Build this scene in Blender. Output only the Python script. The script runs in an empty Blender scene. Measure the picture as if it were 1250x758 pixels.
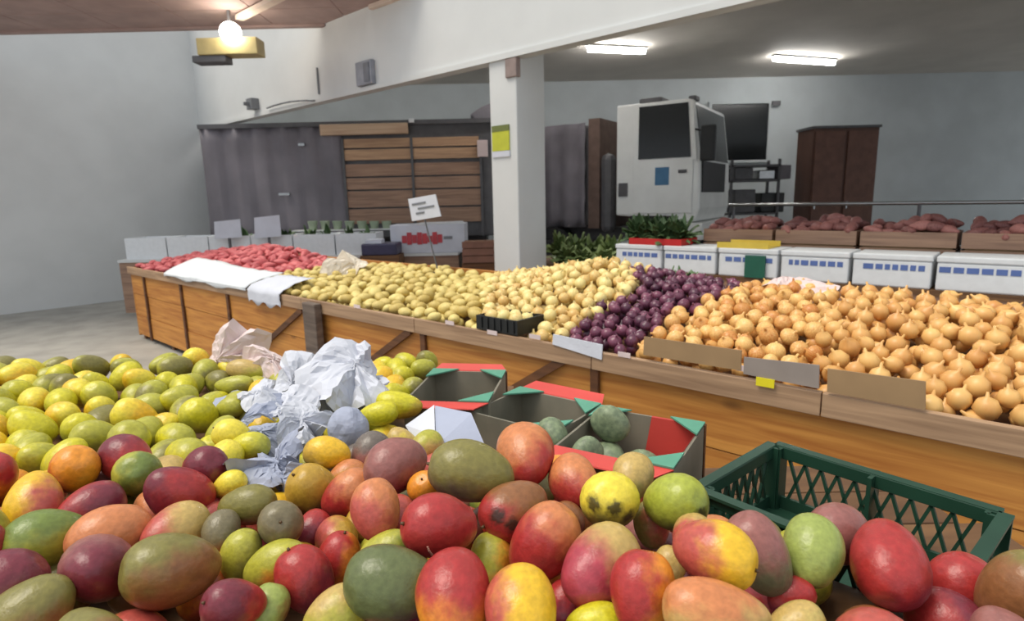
import bpy, math, random
from mathutils import Vector, Matrix
from math import sin, cos, pi, radians, sqrt, atan2
random.seed(7)
SC = bpy.context.scene
COL = SC.collection

# ------------------------------------------------------------------ camera
FPX, CAMH, PITCH, ROLL = 720.0, 1.55, 10.7, -1.3
CR = Matrix.Rotation(radians(90 - PITCH), 3, 'X') @ Matrix.Rotation(radians(ROLL), 3, 'Z')
cd = bpy.data.cameras.new('camera'); cam = bpy.data.objects.new('camera', cd); COL.objects.link(cam)
cd.sensor_width = 36; cd.lens = FPX * 36 / 1250; cd.clip_start = .05
cam.matrix_world = Matrix.Translation((0, 0, CAMH)) @ CR.to_4x4()
cd.dof.use_dof = True; cd.dof.focus_distance = 1.05; cd.dof.aperture_fstop = 6.5
SC.camera = cam
# ------------------------------------------------------------------ light
w = bpy.data.worlds.new('sky'); SC.world = w; w.use_nodes = True
bg = w.node_tree.nodes['Background']; bg.inputs[0].default_value = (.86, .93, 1, 1); bg.inputs[1].default_value = .78
sd = bpy.data.lights.new('sun', 'SUN'); so = bpy.data.objects.new('sun', sd); COL.objects.link(so)
sd.energy = 2.4; sd.angle = radians(32); sd.color = (1, .92, .79)
so.rotation_euler = Vector((.44, .12, -.88)).to_track_quat('-Z', 'Y').to_euler()
vs = SC.view_settings
SC.display_settings.display_device = 'sRGB'
vs.view_transform = 'Standard'; vs.look = 'None'; vs.gamma = 1; vs.use_curve_mapping = False; vs.exposure = 0.2

# ------------------------------------------------------------------ projection helpers (where a thing seen at a pixel stands)
def ray(x, y): return CR @ Vector(((x - 625) / FPX, -(y - 379) / FPX, -1))
def PY(x, y, Y): d = ray(x, y); return Vector((0, 0, CAMH)) + d * (Y / d.y)
def PZ(x, y, z): d = ray(x, y); return Vector((0, 0, CAMH)) + d * ((z - CAMH) / d.z)
def proj(p):
    q = CR.transposed() @ (Vector(p) - Vector((0, 0, CAMH))); return (625 - FPX * q.x / q.z, 379 + FPX * q.y / q.z)
AX, AY = .397, 2.547
DX, DY = -.745, .667
n_ = math.hypot(DX, DY); DX /= n_; DY /= n_
NX, NY = DY, -DX
def W(s, t, z): return Vector((AX + DX * s + NX * t, AY + DY * s + NY * t, z))
def PT(x, y, t):
    d = ray(x, y); k = (t + AX * NX + AY * NY) / (d.x * NX + d.y * NY); return Vector((0, 0, CAMH)) + d * k
def ST(p): return ((p.x - AX) * DX + (p.y - AY) * DY, (p.x - AX) * NX + (p.y - AY) * NY, p.z)
ROWROT = atan2(DY, DX)      # local x runs along the stall row, local y = -t

# ------------------------------------------------------------------ materials
def lin(c):
    return tuple(((v / 255) / 12.92 if v / 255 <= .04045 else ((v / 255 + .055) / 1.055) ** 2.4) for v in c)
def nt(name):
    m = bpy.data.materials.new(name); m.use_nodes = True; t = m.node_tree
    return m, t, t.nodes['Principled BSDF']
def node(t, typ, **kw):
    n = t.nodes.new(typ)
    for k, v in kw.items(): setattr(n, k, v)
    return n
def mat(name, c, rough=.6, var=.12, scale=8, stretch=(1, 1, 1), bump=0, bscale=None, metal=0, c2=None, coat=0, emit=None, estr=0, trans=0, rand=0):
    """noise-varied surface; c2 = second colour; rand = per-object brightness change"""
    m, t, b = nt(name); L = t.links.new
    tc = node(t, 'ShaderNodeTexCoord'); mp = node(t, 'ShaderNodeMapping'); mp.inputs['Scale'].default_value = stretch
    L(tc.outputs['Object'], mp.inputs['Vector'])
    nz = node(t, 'ShaderNodeTexNoise'); nz.inputs['Scale'].default_value = scale; nz.inputs['Detail'].default_value = 5
    L(mp.outputs[0], nz.inputs['Vector'])
    rp = node(t, 'ShaderNodeValToRGB'); a = lin(c); d = lin(c2) if c2 else tuple(v * (1 - 2 * var) for v in a)
    rp.color_ramp.elements[0].position = .35; rp.color_ramp.elements[1].position = .65
    rp.color_ramp.elements[0].color = (*d, 1); rp.color_ramp.elements[1].color = (*a, 1)
    L(nz.outputs['Fac'], rp.inputs[0]); out = rp.outputs[0]
    if rand:
        oi = node(t, 'ShaderNodeObjectInfo'); hs = node(t, 'ShaderNodeHueSaturation')
        mr = node(t, 'ShaderNodeMapRange'); mr.inputs[3].default_value = 1 - rand; mr.inputs[4].default_value = 1 + rand
        L(oi.outputs['Random'], mr.inputs[0]); L(mr.outputs[0], hs.inputs['Value']); L(out, hs.inputs['Color']); out = hs.outputs[0]
    L(out, b.inputs['Base Color'])
    b.inputs['Roughness'].default_value = rough; b.inputs['Metallic'].default_value = metal
    if coat: b.inputs['Coat Weight'].default_value = coat
    if trans: b.inputs['Transmission Weight'].default_value = trans
    if emit: b.inputs['Emission Color'].default_value = (*emit, 1); b.inputs['Emission Strength'].default_value = estr
    if bump:
        bn = node(t, 'ShaderNodeBump'); bn.inputs['Strength'].default_value = bump; bn.inputs['Distance'].default_value = .01
        n2 = node(t, 'ShaderNodeTexNoise'); n2.inputs['Scale'].default_value = bscale or scale * 3; L(mp.outputs[0], n2.inputs['Vector'])
        L(n2.outputs['Fac'], bn.inputs['Height']); L(bn.outputs[0], b.inputs['Normal'])
    return m
def wood(name, c, c2, knots=True):
    m, t, b = nt(name); L = t.links.new
    tc = node(t, 'ShaderNodeTexCoord'); oi = node(t, 'ShaderNodeObjectInfo')
    ad = node(t, 'ShaderNodeVectorMath', operation='ADD'); L(tc.outputs['Object'], ad.inputs[0]); L(oi.outputs['Random'], ad.inputs[1])
    mp = node(t, 'ShaderNodeMapping'); mp.inputs['Scale'].default_value = (.8, 6, 14); L(ad.outputs[0], mp.inputs[0])
    nz = node(t, 'ShaderNodeTexNoise'); nz.inputs['Scale'].default_value = 2.2; nz.inputs['Detail'].default_value = 7; nz.inputs['Distortion'].default_value = .6
    L(mp.outputs[0], nz.inputs['Vector'])
    rp = node(t, 'ShaderNodeValToRGB'); rp.color_ramp.elements[0].position = .33; rp.color_ramp.elements[1].position = .68
    rp.color_ramp.elements[0].color = (*lin(c2), 1); rp.color_ramp.elements[1].color = (*lin(c), 1); L(nz.outputs['Fac'], rp.inputs[0])
    out = rp.outputs[0]
    if knots:
        m2 = node(t, 'ShaderNodeMapping'); m2.inputs['Scale'].default_value = (2.1, 3.3, 4.4); L(ad.outputs[0], m2.inputs[0])
        vo = node(t, 'ShaderNodeTexVoronoi'); vo.inputs['Scale'].default_value = 1.0; L(m2.outputs[0], vo.inputs['Vector'])
        mr = node(t, 'ShaderNodeMapRange'); mr.inputs[1].default_value = .05; mr.inputs[2].default_value = .13; mr.inputs[3].default_value = .75; mr.inputs[4].default_value = 0
        L(vo.outputs['Distance'], mr.inputs[0])
        mx = node(t, 'ShaderNodeMix', data_type='RGBA'); mx.inputs[7].default_value = (*[v * .35 for v in lin(c2)], 1)
        L(mr.outputs[0], mx.inputs[0]); L(out, mx.inputs[6]); out = mx.outputs[2]
    L(out, b.inputs['Base Color']); b.inputs['Roughness'].default_value = .6
    bn = node(t, 'ShaderNodeBump'); bn.inputs['Strength'].default_value = .25; bn.inputs['Distance'].default_value = .004
    L(nz.outputs['Fac'], bn.inputs['Height']); L(bn.outputs[0], b.inputs['Normal'])
    return m
def mango_mat():
    m, t, b = nt('mango_skin'); L = t.links.new
    at = lambda n: node(t, 'ShaderNodeAttribute', attribute_type='OBJECT', attribute_name=n)
    base, blush, bdir, cov, spot = at('base'), at('blush'), at('bdir'), at('cover'), at('spots')
    tc = node(t, 'ShaderNodeTexCoord'); oi = node(t, 'ShaderNodeObjectInfo')
    off = node(t, 'ShaderNodeVectorMath', operation='SCALE'); L(oi.outputs['Random'], off.inputs['Scale']); off.inputs[0].default_value = (31, 17, 23)
    po = node(t, 'ShaderNodeVectorMath', operation='ADD'); L(tc.outputs['Object'], po.inputs[0]); L(off.outputs[0], po.inputs[1])
    nz = node(t, 'ShaderNodeTexNoise'); nz.inputs['Scale'].default_value = 1.5; nz.inputs['Detail'].default_value = 4; L(po.outputs[0], nz.inputs['Vector'])
    dt = node(t, 'ShaderNodeVectorMath', operation='DOT_PRODUCT'); L(tc.outputs['Object'], dt.inputs[0]); L(bdir.outputs['Vector'], dt.inputs[1])
    a1 = node(t, 'ShaderNodeMath', operation='MULTIPLY_ADD'); L(nz.outputs['Fac'], a1.inputs[0]); a1.inputs[1].default_value = 1.5; L(dt.outputs['Value'], a1.inputs[2])
    a2 = node(t, 'ShaderNodeMath', operation='ADD'); L(a1.outputs[0], a2.inputs[0]); L(cov.outputs['Fac'], a2.inputs[1])
    mr = node(t, 'ShaderNodeMapRange', interpolation_type='SMOOTHSTEP'); mr.inputs[1].default_value = .35; mr.inputs[2].default_value = 1.35; L(a2.outputs[0], mr.inputs[0])
    mx = node(t, 'ShaderNodeMix', data_type='RGBA'); L(mr.outputs[0], mx.inputs[0]); L(base.outputs['Color'], mx.inputs[6]); L(blush.outputs['Color'], mx.inputs[7])
    # mottling and pale pores of the skin
    n2 = node(t, 'ShaderNodeTexNoise'); n2.inputs['Scale'].default_value = 5; n2.inputs['Detail'].default_value = 6; L(po.outputs[0], n2.inputs['Vector'])
    hv = node(t, 'ShaderNodeMapRange'); hv.inputs[1].default_value = .3; hv.inputs[2].default_value = .7; hv.inputs[3].default_value = .82; hv.inputs[4].default_value = 1.12; L(n2.outputs['Fac'], hv.inputs[0])
    hs = node(t, 'ShaderNodeHueSaturation'); L(hv.outputs[0], hs.inputs['Value']); L(mx.outputs[2], hs.inputs['Color'])
    vo = node(t, 'ShaderNodeTexVoronoi'); vo.inputs['Scale'].default_value = 13; L(po.outputs[0], vo.inputs['Vector'])
    pr = node(t, 'ShaderNodeMapRange'); pr.inputs[1].default_value = .06; pr.inputs[2].default_value = .14; pr.inputs[3].default_value = .28; pr.inputs[4].default_value = 0; L(vo.outputs['Distance'], pr.inputs[0])
    m2 = node(t, 'ShaderNodeMix', data_type='RGBA'); L(pr.outputs[0], m2.inputs[0]); L(hs.outputs[0], m2.inputs[6]); m2.inputs[7].default_value = (.45, .33, .12, 1)
    # dark bruise spots where the fruit has them
    nrm = node(t, 'ShaderNodeVectorMath', operation='NORMALIZE'); L(tc.outputs['Object'], nrm.inputs[0]); last = None
    for an in ('bruise_a', 'bruise_b', 'bruise_c'):
        dn = node(t, 'ShaderNodeVectorMath', operation='DISTANCE'); L(nrm.outputs[0], dn.inputs[0]); L(at(an).outputs['Vector'], dn.inputs[1])
        if last is None: last = dn.outputs['Value']
        else:
            mn = node(t, 'ShaderNodeMath', operation='MINIMUM'); L(last, mn.inputs[0]); L(dn.outputs['Value'], mn.inputs[1]); last = mn.outputs[0]
    vn = node(t, 'ShaderNodeMath', operation='MULTIPLY_ADD'); L(n2.outputs['Fac'], vn.inputs[0]); vn.inputs[1].default_value = -.5; L(last, vn.inputs[2])
    sr = node(t, 'ShaderNodeMapRange'); sr.inputs[1].default_value = -.12; sr.inputs[2].default_value = .06; sr.inputs[3].default_value = .9; sr.inputs[4].default_value = 0; L(vn.outputs[0], sr.inputs[0])
    sm = node(t, 'ShaderNodeMath', operation='MULTIPLY'); L(sr.outputs[0], sm.inputs[0]); L(spot.outputs['Fac'], sm.inputs[1])
    m3 = node(t, 'ShaderNodeMix', data_type='RGBA'); L(sm.outputs[0], m3.inputs[0]); L(m2.outputs[2], m3.inputs[6]); m3.inputs[7].default_value = (.025, .02, .012, 1)
    L(m3.outputs[2], b.inputs['Base Color']); b.inputs['Roughness'].default_value = .34; b.inputs['Specular IOR Level'].default_value = .5
    bn = node(t, 'ShaderNodeBump'); bn.inputs['Strength'].default_value = .08; bn.inputs['Distance'].default_value = .05; L(n2.outputs['Fac'], bn.inputs['Height']); L(bn.outputs[0], b.inputs['Normal'])
    return m
def onion_mat(name, c, c2, rough=.4):
    m, t, b = nt(name); L = t.links.new
    tc = node(t, 'ShaderNodeTexCoord'); oi = node(t, 'ShaderNodeObjectInfo')
    mp = node(t, 'ShaderNodeMapping'); mp.inputs['Scale'].default_value = (5, 5, .5); L(tc.outputs['Object'], mp.inputs[0])
    ad = node(t, 'ShaderNodeVectorMath', operation='ADD'); L(mp.outputs[0], ad.inputs[0])
    sc = node(t, 'ShaderNodeVectorMath', operation='SCALE'); sc.inputs[0].default_value = (40, 20, 30); L(oi.outputs['Random'], sc.inputs['Scale']); L(sc.outputs[0], ad.inputs[1])
    nz = node(t, 'ShaderNodeTexNoise'); nz.inputs['Scale'].default_value = 1.6; nz.inputs['Detail'].default_value = 4; L(ad.outputs[0], nz.inputs['Vector'])
    a = node(t, 'ShaderNodeMath', operation='MULTIPLY_ADD'); L(oi.outputs['Random'], a.inputs[0]); a.inputs[1].default_value = .5; L(nz.outputs['Fac'], a.inputs[2])
    rp = node(t, 'ShaderNodeValToRGB'); rp.color_ramp.elements[0].position = .45; rp.color_ramp.elements[1].position = 1.0
    rp.color_ramp.elements[0].color = (*lin(c2), 1); rp.color_ramp.elements[1].color = (*lin(c), 1); L(a.outputs[0], rp.inputs[0])
    L(rp.outputs[0], b.inputs['Base Color']); b.inputs['Roughness'].default_value = rough
    return m
def knock(name, c, rough=.5): return mat(name, c, rough, var=.06)

M = {}
M['white_wall'] = mat('white_paint', (214, 215, 214), .7, .03, 2, bump=.1)
M['back_wall'] = mat('grey_white_paint', (190, 196, 198), .75, .06, 1.2)
M['back_ceil'] = mat('grey_ceiling', (214, 208, 200), .8, .06, 1)
M['concrete'] = mat('concrete_floor', (168, 164, 156), .8, .12, 3, bump=.2)
M['deck'] = mat('brown_ceiling_board', (178, 152, 146), .7, .1, 3)
M['deck_beam'] = mat('pale_batten', (225, 205, 190), .6, .05)
M['bin_wood'] = wood('orange_pine', (204, 142, 66), (166, 102, 40))
M['lip_wood'] = wood('worn_lip_pine', (182, 148, 116), (142, 112, 86))
M['brace_wood'] = wood('dark_brace', (112, 70, 38), (74, 44, 24), False)
M['post_wood'] = wood('weathered_post', (120, 104, 92), (84, 70, 62), False)
M['table_wood'] = wood('table_board', (120, 86, 54), (84, 56, 34), False)
M['cargo_wood'] = wood('cargo_brown', (168, 134, 110), (136, 106, 88), False)
M['cargo_rail'] = wood('cargo_pale', (205, 178, 150), (184, 152, 126), False)
M['cargo_tan'] = wood('cargo_tan', (198, 160, 124), (166, 130, 102), False)
M['tarp'] = mat('dark_grey_tarp', (126, 121, 128), .7, .12, 1.5, bump=.4, bscale=3)
M['dark'] = mat('dark_metal', (92, 91, 94), .55, .1)
M['black'] = mat('black_plastic', (28, 30, 31), .5, .1)
M['rubber'] = mat('tyre_rubber', (30, 30, 32), .8, .1)
M['truck_white'] = mat('truck_white_paint', (236, 238, 236), .4, .05, 2, coat=.3)
M['glass_dark'] = mat('dark_glass', (16, 20, 22), .25, .03)
M['blue'] = mat('blue_sticker', (70, 120, 160), .5, .08)
M['steel'] = mat('steel', (160, 160, 160), .25, .05, metal=.9)
M['paper'] = mat('white_paper', (208, 210, 220), .75, .05, 5, bump=.15, bscale=40)
M['paper_blue'] = mat('bluish_wrapping_paper', (168, 174, 194), .75, .08, 5, bump=.2, bscale=40)
M['paper_pink'] = mat('pinkish_paper', (228, 208, 206), .75, .06, 5, bump=.15, bscale=40)
M['print'] = knock('grey_print', (120, 122, 128))
M['print_blue'] = knock('blue_print', (92, 116, 176))
M['print_red'] = knock('red_print', (190, 62, 72))
M['foam'] = mat('white_foam', (226, 229, 232), .7, .03, 20)
M['card'] = mat('grey_brown_cardboard', (140, 122, 104), .8, .1, 6)
M['card_grey'] = mat('grey_cardboard', (150, 138, 130), .8, .08, 6)
M['card_brown'] = mat('brown_cardboard', (158, 128, 92), .8, .08, 6)
M['box_red'] = mat('red_box_liner', (214, 74, 66), .55, .08, 6)
M['box_teal'] = mat('teal_box_print', (92, 158, 132), .6, .08, 6)
M['box_grey'] = mat('printed_box_side', (140, 132, 116), .7, .14, 5, c2=(112, 108, 94))
M['green_crate'] = mat('dark_green_plastic', (34, 68, 52), .4, .1)
M['yellow_tag'] = knock('yellow_tag', (238, 222, 40))
M['lime'] = knock('lime_sign', (196, 198, 58)); M['olive'] = knock('olive_band', (112, 120, 62))
M['green_card'] = knock('dark_green_card', (34, 96, 78))
M['red_tray'] = knock('red_plastic', (202, 40, 40))
M['yellow_card'] = knock('yellow_card', (224, 196, 80))
M['leaf'] = mat('green_leaf', (150, 164, 104), .55, .2, 6, c2=(104, 124, 70), rand=.2)
M['leaf_dark'] = mat('dark_leaf', (100, 124, 80), .55, .2, 6, c2=(66, 92, 56), rand=.2)
M['punnet'] = mat('pale_green_punnet', (170, 186, 160), .4, .08)
M['avocado'] = mat('grey_green_avocado', (136, 150, 116), .5, .12, 3, c2=(104, 118, 92))
M['scar'] = knock('pale_scar', (214, 160, 140)); M['stem'] = knock('brown_stem', (92, 66, 38))
M['mango'] = mango_mat()
M['onion'] = onion_mat('golden_onion_skin', (238, 196, 122), (196, 124, 58))
M['onion_white'] = onion_mat('pale_onion_skin', (240, 222, 150), (214, 170, 100))
M['onion_purple'] = onion_mat('purple_onion_skin', (128, 70, 92), (66, 32, 52), .3)
M['potato'] = onion_mat('yellow_potato_skin', (228, 208, 132), (192, 164, 88), .55)
M['sweet'] = onion_mat('red_root_skin', (214, 112, 112), (176, 72, 78), .5)
M['sweet_brown'] = onion_mat('brown_root_skin', (170, 112, 104), (104, 60, 58), .55)
M['lamp'] = mat('lit_tube', (255, 255, 255), .4, 0, emit=(1, .98, .94), estr=45)
M['bulb'] = mat('lit_bulb', (255, 250, 225), .4, 0, emit=(1, .95, .82), estr=22)
M['lampbox'] = mat('lamp_housing', (190, 172, 118), .5, .08)
M['clear_bag'] = mat('cloudy_plastic_bag', (226, 214, 196), .35, .08, 5, bump=.3, bscale=30)
M['cable'] = knock('grey_cable', (120, 122, 126))

# ------------------------------------------------------------------ mesh builder
class MB:
    def __init__(s): s.v = []; s.f = []
    def add(s, vs_, fs):
        o = len(s.v); s.v += [tuple(v) for v in vs_]; s.f += [tuple(i + o for i in f) for f in fs]; return s
    def obox(s, c, ax, ay, az):
        c, ax, ay, az = map(Vector, (c, ax, ay, az))
        return s.add([c + ax * i + ay * j + az * k for k in (-1, 1) for j in (-1, 1) for i in (-1, 1)],
                     [(0, 2, 3, 1), (4, 5, 7, 6), (0, 1, 5, 4), (2, 6, 7, 3), (0, 4, 6, 2), (1, 3, 7, 5)])
    def box(s, x0, x1, y0, y1, z0, z1):
        return s.obox(((x0 + x1) / 2, (y0 + y1) / 2, (z0 + z1) / 2), ((x1 - x0) / 2, 0, 0), (0, (y1 - y0) / 2, 0), (0, 0, (z1 - z0) / 2))
    def bar(s, p, q, wd, th, up=(0, 0, 1)):
        p, q = Vector(p), Vector(q); d = (q - p); u = Vector(up); sd_ = d.cross(u)
        if sd_.length < 1e-6: sd_ = d.cross(Vector((1, 0, 0)))
        sd_.normalize(); n = sd_.cross(d).normalized()
        return s.obox((p + q) / 2, d / 2, sd_ * th / 2, n * wd / 2)
    def cyl(s, p, q, r, n=12, r2=None):
        p, q = Vector(p), Vector(q); d = (q - p).normalized(); u = d.orthogonal().normalized(); v = d.cross(u); r2 = r if r2 is None else r2
        vs_ = [p + (u * cos(2 * pi * i / n) + v * sin(2 * pi * i / n)) * r for i in range(n)] + [q + (u * cos(2 * pi * i / n) + v * sin(2 * pi * i / n)) * r2 for i in range(n)]
        return s.add(vs_, [(i, (i + 1) % n, n + (i + 1) % n, n + i) for i in range(n)] + [tuple(range(n))[::-1], tuple(range(n, 2 * n))])
    def prism(s, pts, z0, z1):
        n = len(pts); a = [(x, y, z0) for x, y in pts] + [(x, y, z1) for x, y in pts]
        return s.add(a, [(i, (i + 1) % n, n + (i + 1) % n, n + i) for i in range(n)] + [tuple(range(n))[::-1], tuple(range(n, 2 * n))])
    def slab(s, pts, d):          # any planar outline given thickness d (vector)
        n = len(pts); d = Vector(d); a = [Vector(p) for p in pts] + [Vector(p) + d for p in pts]
        return s.add(a, [(i, (i + 1) % n, n + (i + 1) % n, n + i) for i in range(n)] + [tuple(range(n))[::-1], tuple(range(n, 2 * n))])
    def mesh(s, name, m, smooth=False):
        me = bpy.data.meshes.new(name); me.from_pydata(s.v, [], s.f); me.update()
        if m: me.materials.append(m)
        if smooth: me.polygons.foreach_set('use_smooth', [True] * len(me.polygons))
        return me
    def build(s, name, m, parent=None, smooth=False, bevel=0, loc=None, rot=None):
        return ob(name, s.mesh(name, m, smooth), parent, bevel, loc, rot)
def ob(name, me, parent=None, bevel=0, loc=None, rot=None, scale=None):
    o = bpy.data.objects.new(name, me); COL.objects.link(o)
    if parent: o.parent = parent
    if loc is not None: o.location = loc
    if rot is not None: o.rotation_euler = rot
    if scale is not None: o.scale = scale if hasattr(scale, '__len__') else (scale,) * 3
    if bevel:
        b = o.modifiers.new('bevel', 'BEVEL'); b.width = bevel; b.segments = 2; b.limit_method = 'ANGLE'
    return o
def tag(o, label, cat, group=None):
    o['label'] = label; o['category'] = cat
    if group: o['group'] = group
    return o
def struct(o, label=None):
    o['kind'] = 'structure'
    if label: o['label'] = label
    return o
def thing(name, label, cat, loc=(0, 0, 0), rz=0, group=None):
    o = bpy.data.objects.new(name, None); COL.objects.link(o); o.location = loc; o.rotation_euler = (0, 0, rz)
    return tag(o, label, cat, group)
def stuff(o, label, cat):
    o['kind'] = 'stuff'; return tag(o, label, cat)

# ------------------------------------------------------------------ the building
T0 = 2.416                                   # the bulkhead's front face, in row coordinates
fl = struct(MB().box(-16, 20, -6, 17, -.2, 0).build('floor', M['concrete']), 'grey concrete floor of the market hall')
# bulkhead over the column line, from the left corner to the right
def rowbox(mb, s0, s1, t0, t1, z0, z1):
    c = (W(s0, t0, z0) + W(s1, t1, z1)) / 2
    return mb.obox(c, Vector((DX, DY, 0)) * (s1 - s0) / 2, Vector((NX, NY, 0)) * (t1 - t0) / 2, (0, 0, (z1 - z0) / 2))
wf = struct(rowbox(MB(), -9, 10.2, T0, T0 + .12, 2.9, 5.4).build('wall_front', M['white_wall']), 'white painted bulkhead wall over the stall opening')
rowbox(MB(), -9, 10.2, T0 - .025, T0 + .005, 2.9, 2.955).build('edge_trim', M['white_wall'], wf)
struct(rowbox(MB(), 10.2, 10.5, -7, T0 + .12, 0, 5.4).build('wall_left', M['white_wall']), 'white side wall closing the stall hall')
zc = PY(667, 100, 15.5).z
cb = rowbox(MB(), 2.578, 2.94, T0 + .004, T0 + .45, 0, zc).build('column', M['white_wall'], None, bevel=.012)
struct(cb, 'square white column carrying the bulkhead')
# lime sign and bracket on the column
p = PT(612, 168, T0); s_, _, z_ = ST(p)
sg = thing('lime_notice', 'lime yellow notice with olive top band on the white column', 'sign')
rowbox(MB(), s_ - .11, s_ + .12, T0 - .012, T0 + .003, z_ - .13, z_ + .06).build('notice_board', M['lime'], sg)
rowbox(MB(), s_ - .11, s_ + .12, T0 - .014, T0 + .003, z_ + .061, z_ + .12).build('header_band', M['olive'], sg)
rowbox(MB(), s_ - .115, s_ + .125, T0 - .010, T0 + .003, z_ - .19, z_ - .131).build('paper_strip', M['paper'], sg)
bk = rowbox(MB(), 2.555, 2.70, T0 - .02, T0 + .05, 2.72, 2.899).build('beam_bracket', mat('brown_bracket', (150, 132, 126), .6), None, bevel=.008)
tag(bk, 'small brown bracket block where the column meets the bulkhead', 'bracket')

# far room
zc = PY(667, 100, 15.5).z
wb = struct(MB().box(-9, 15.5, 15.5, 15.8, 0, zc + .3).build('wall_back', M['back_wall']), 'pale grey back wall of the truck bay')
ce = MB(); q = [W(-9, T0 + .125, 0), W(10.2, T0 + .125, 0)]
ce.prism([(q[1].x, q[1].y), (q[0].x, q[0].y), (15.5, q[0].y), (15.5, 15.49), (-9, 15.49), (-9, q[1].y)][::1], zc, zc + .15)
struct(ce.build('ceiling', M['back_ceil']), 'grey ceiling over the truck bay')
# dark window in the back wall
a, b_ = PY(868, 128, 15.48), PY(934, 195, 15.48)
wn = bpy.data.objects.new('window_1', None); COL.objects.link(wn); struct(wn, 'dark window with a white frame in the back wall')
fr = MB()
fr.box(a.x - .07, b_.x + .07, 15.40, 15.495, a.z, a.z + .07); fr.box(a.x - .07, b_.x + .07, 15.40, 15.495, b_.z - .06, b_.z)
fr.box(a.x - .07, a.x, 15.40, 15.495, b_.z, a.z); fr.box(b_.x, b_.x + .05, 15.40, 15.495, b_.z, a.z)
fr.build('window_frame', M['back_wall'], wn)
MB().box(a.x, b_.x, 15.44, 15.49, b_.z, a.z).build('pane', M['glass_dark'], wn)
# boarded ceiling of the front hall: panels and battens
zd = 3.84
A0, A1 = PZ(200, 24, zd), PZ(395, 28, zd)
dk = bpy.data.objects.new('ceiling', None); COL.objects.link(dk); struct(dk, 'mauve brown boarded ceiling at the front of the hall')
edge = W(5.88, T0, zd)
def deck_edge_x(y):                            # where the bulkhead limits the boards
    k = (y - AY - NY * (T0 - .02)) / DY; return W(k, T0 - .02, 0).x
y0 = 5.6
for i in range(9):
    xa = -9.0 + i * 1.0; xb = xa + .985
    for j in range(2):
        ya, yb = (7.6, 8.22) if j else (6.9, 7.585)
        quad = [(xa, ya), (xb, ya), (xb, yb), (xa, yb)]; clip = []
        sd_ = lambda q: deck_edge_x(q[1]) - q[0]
        for q0, q1 in zip(quad, quad[1:] + quad[:1]):
            d0, d1 = sd_(q0), sd_(q1)
            if d0 >= 0: clip.append(q0)
            if d0 * d1 < 0: k = d0 / (d0 - d1); clip.append((q0[0] + (q1[0] - q0[0]) * k, q0[1] + (q1[1] - q0[1]) * k))
        if len(clip) > 2: MB().prism(clip, zd, zd + .05).build('panel', M['deck'], dk)
MB().box(-9.2, deck_edge_x(8.22), 8.22, 8.30, zd - .03, zd + .1).build('fascia', M['deck'], dk)
pa, pb = PZ(292, 22, zd - .05), PZ(335, 0, zd - .05); dv = (pb - pa)
MB().bar(pa, pa + dv * 4.0, .05, .10).build('batten', M['deck_beam'], dk)
pa, pb = PZ(452, 9, zd - .03), PZ(480, -1, zd - .03)
MB().bar(pa, pa + (pb - pa) * 3, .05, .06).build('batten', M['deck_beam'], dk)
# lit lamp under the boards
lp = PY(288, 55, 7.6)
lt = thing('ceiling_lamp', 'glowing bulb on a tan lamp box under the brown ceiling', 'lamp', lp)
MB().box(-.42, .30, -.12, .12, -.13, .06).build('lamp_box', M['lampbox'], lt, bevel=.01)
MB().box(-.50, -.10, -.10, .10, -.21, -.131).build('ballast', M['dark'], lt, bevel=.01)
MB().bar((-.05, 0, .06), (-.05, 0, zd - lp.z), .03, .03).build('hanger', M['dark'], lt)
me = bpy.data.meshes.new('bulb'); import bmesh
bm = bmesh.new(); bmesh.ops.create_icosphere(bm, subdivisions=3, radius=.12); bm.to_mesh(me); bm.free(); me.materials.append(M['bulb'])
me.polygons.foreach_set('use_smooth', [True] * len(me.polygons))
ob('bulb', me, lt, loc=(.02, -.16, .10))
# small fittings on the bulkhead
s_, _, z_ = ST(PT(449, 90, T0))
f = thing('meter_box', 'small grey box fixed to the white bulkhead above the trailer', 'fixture')
rowbox(MB(), s_ - .16, s_ + .16, T0 - .07, T0 - .002, z_ - .14, z_ + .14).build('housing', mat('grey_housing', (150, 152, 162), .5), f, bevel=.01)
rowbox(MB(), s_ - .13, s_ - .02, T0 - .08, T0 - .0705, z_ - .11, z_ + .11).build('cover_plate', mat('dark_cover', (112, 114, 124), .5), f)
s_, _, z_ = ST(PT(389, 99, T0))
tag(rowbox(MB(), s_ - .012, s_ + .012, T0 - .02, T0, z_ - .17, z_ + .17).build('conduit', M['cable']), 'short vertical grey conduit on the white bulkhead', 'conduit')
s_, _, z_ = ST(PT(313, 126, T0))
f = thing('wall_bracket', 'small grey wall fitting low on the far end of bulkhead', 'fixture')
rowbox(MB(), s_ - .09, s_ + .09, T0 - .12, T0, z_ - .1, z_ + .06).build('body', M['cable'], f)
rowbox(MB(), s_ - .02, s_ + .02, T0 - .2, T0 - .12, z_ - .05, z_).build('arm', M['cable'], f)
cm = MB(); pts = [PT(x, y, T0 - .05) for x, y in ((326, 132), (334, 129), (345, 126), (355, 124), (366, 123), (376, 122.6), (384, 123))]
for a, b_ in zip(pts, pts[1:]): cm.cyl(a, b_, .012, 8)
tag(cm.build('cable', M['cable'], None, True), 'loose grey cable sagging along the bulkhead edge', 'cable')
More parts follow.
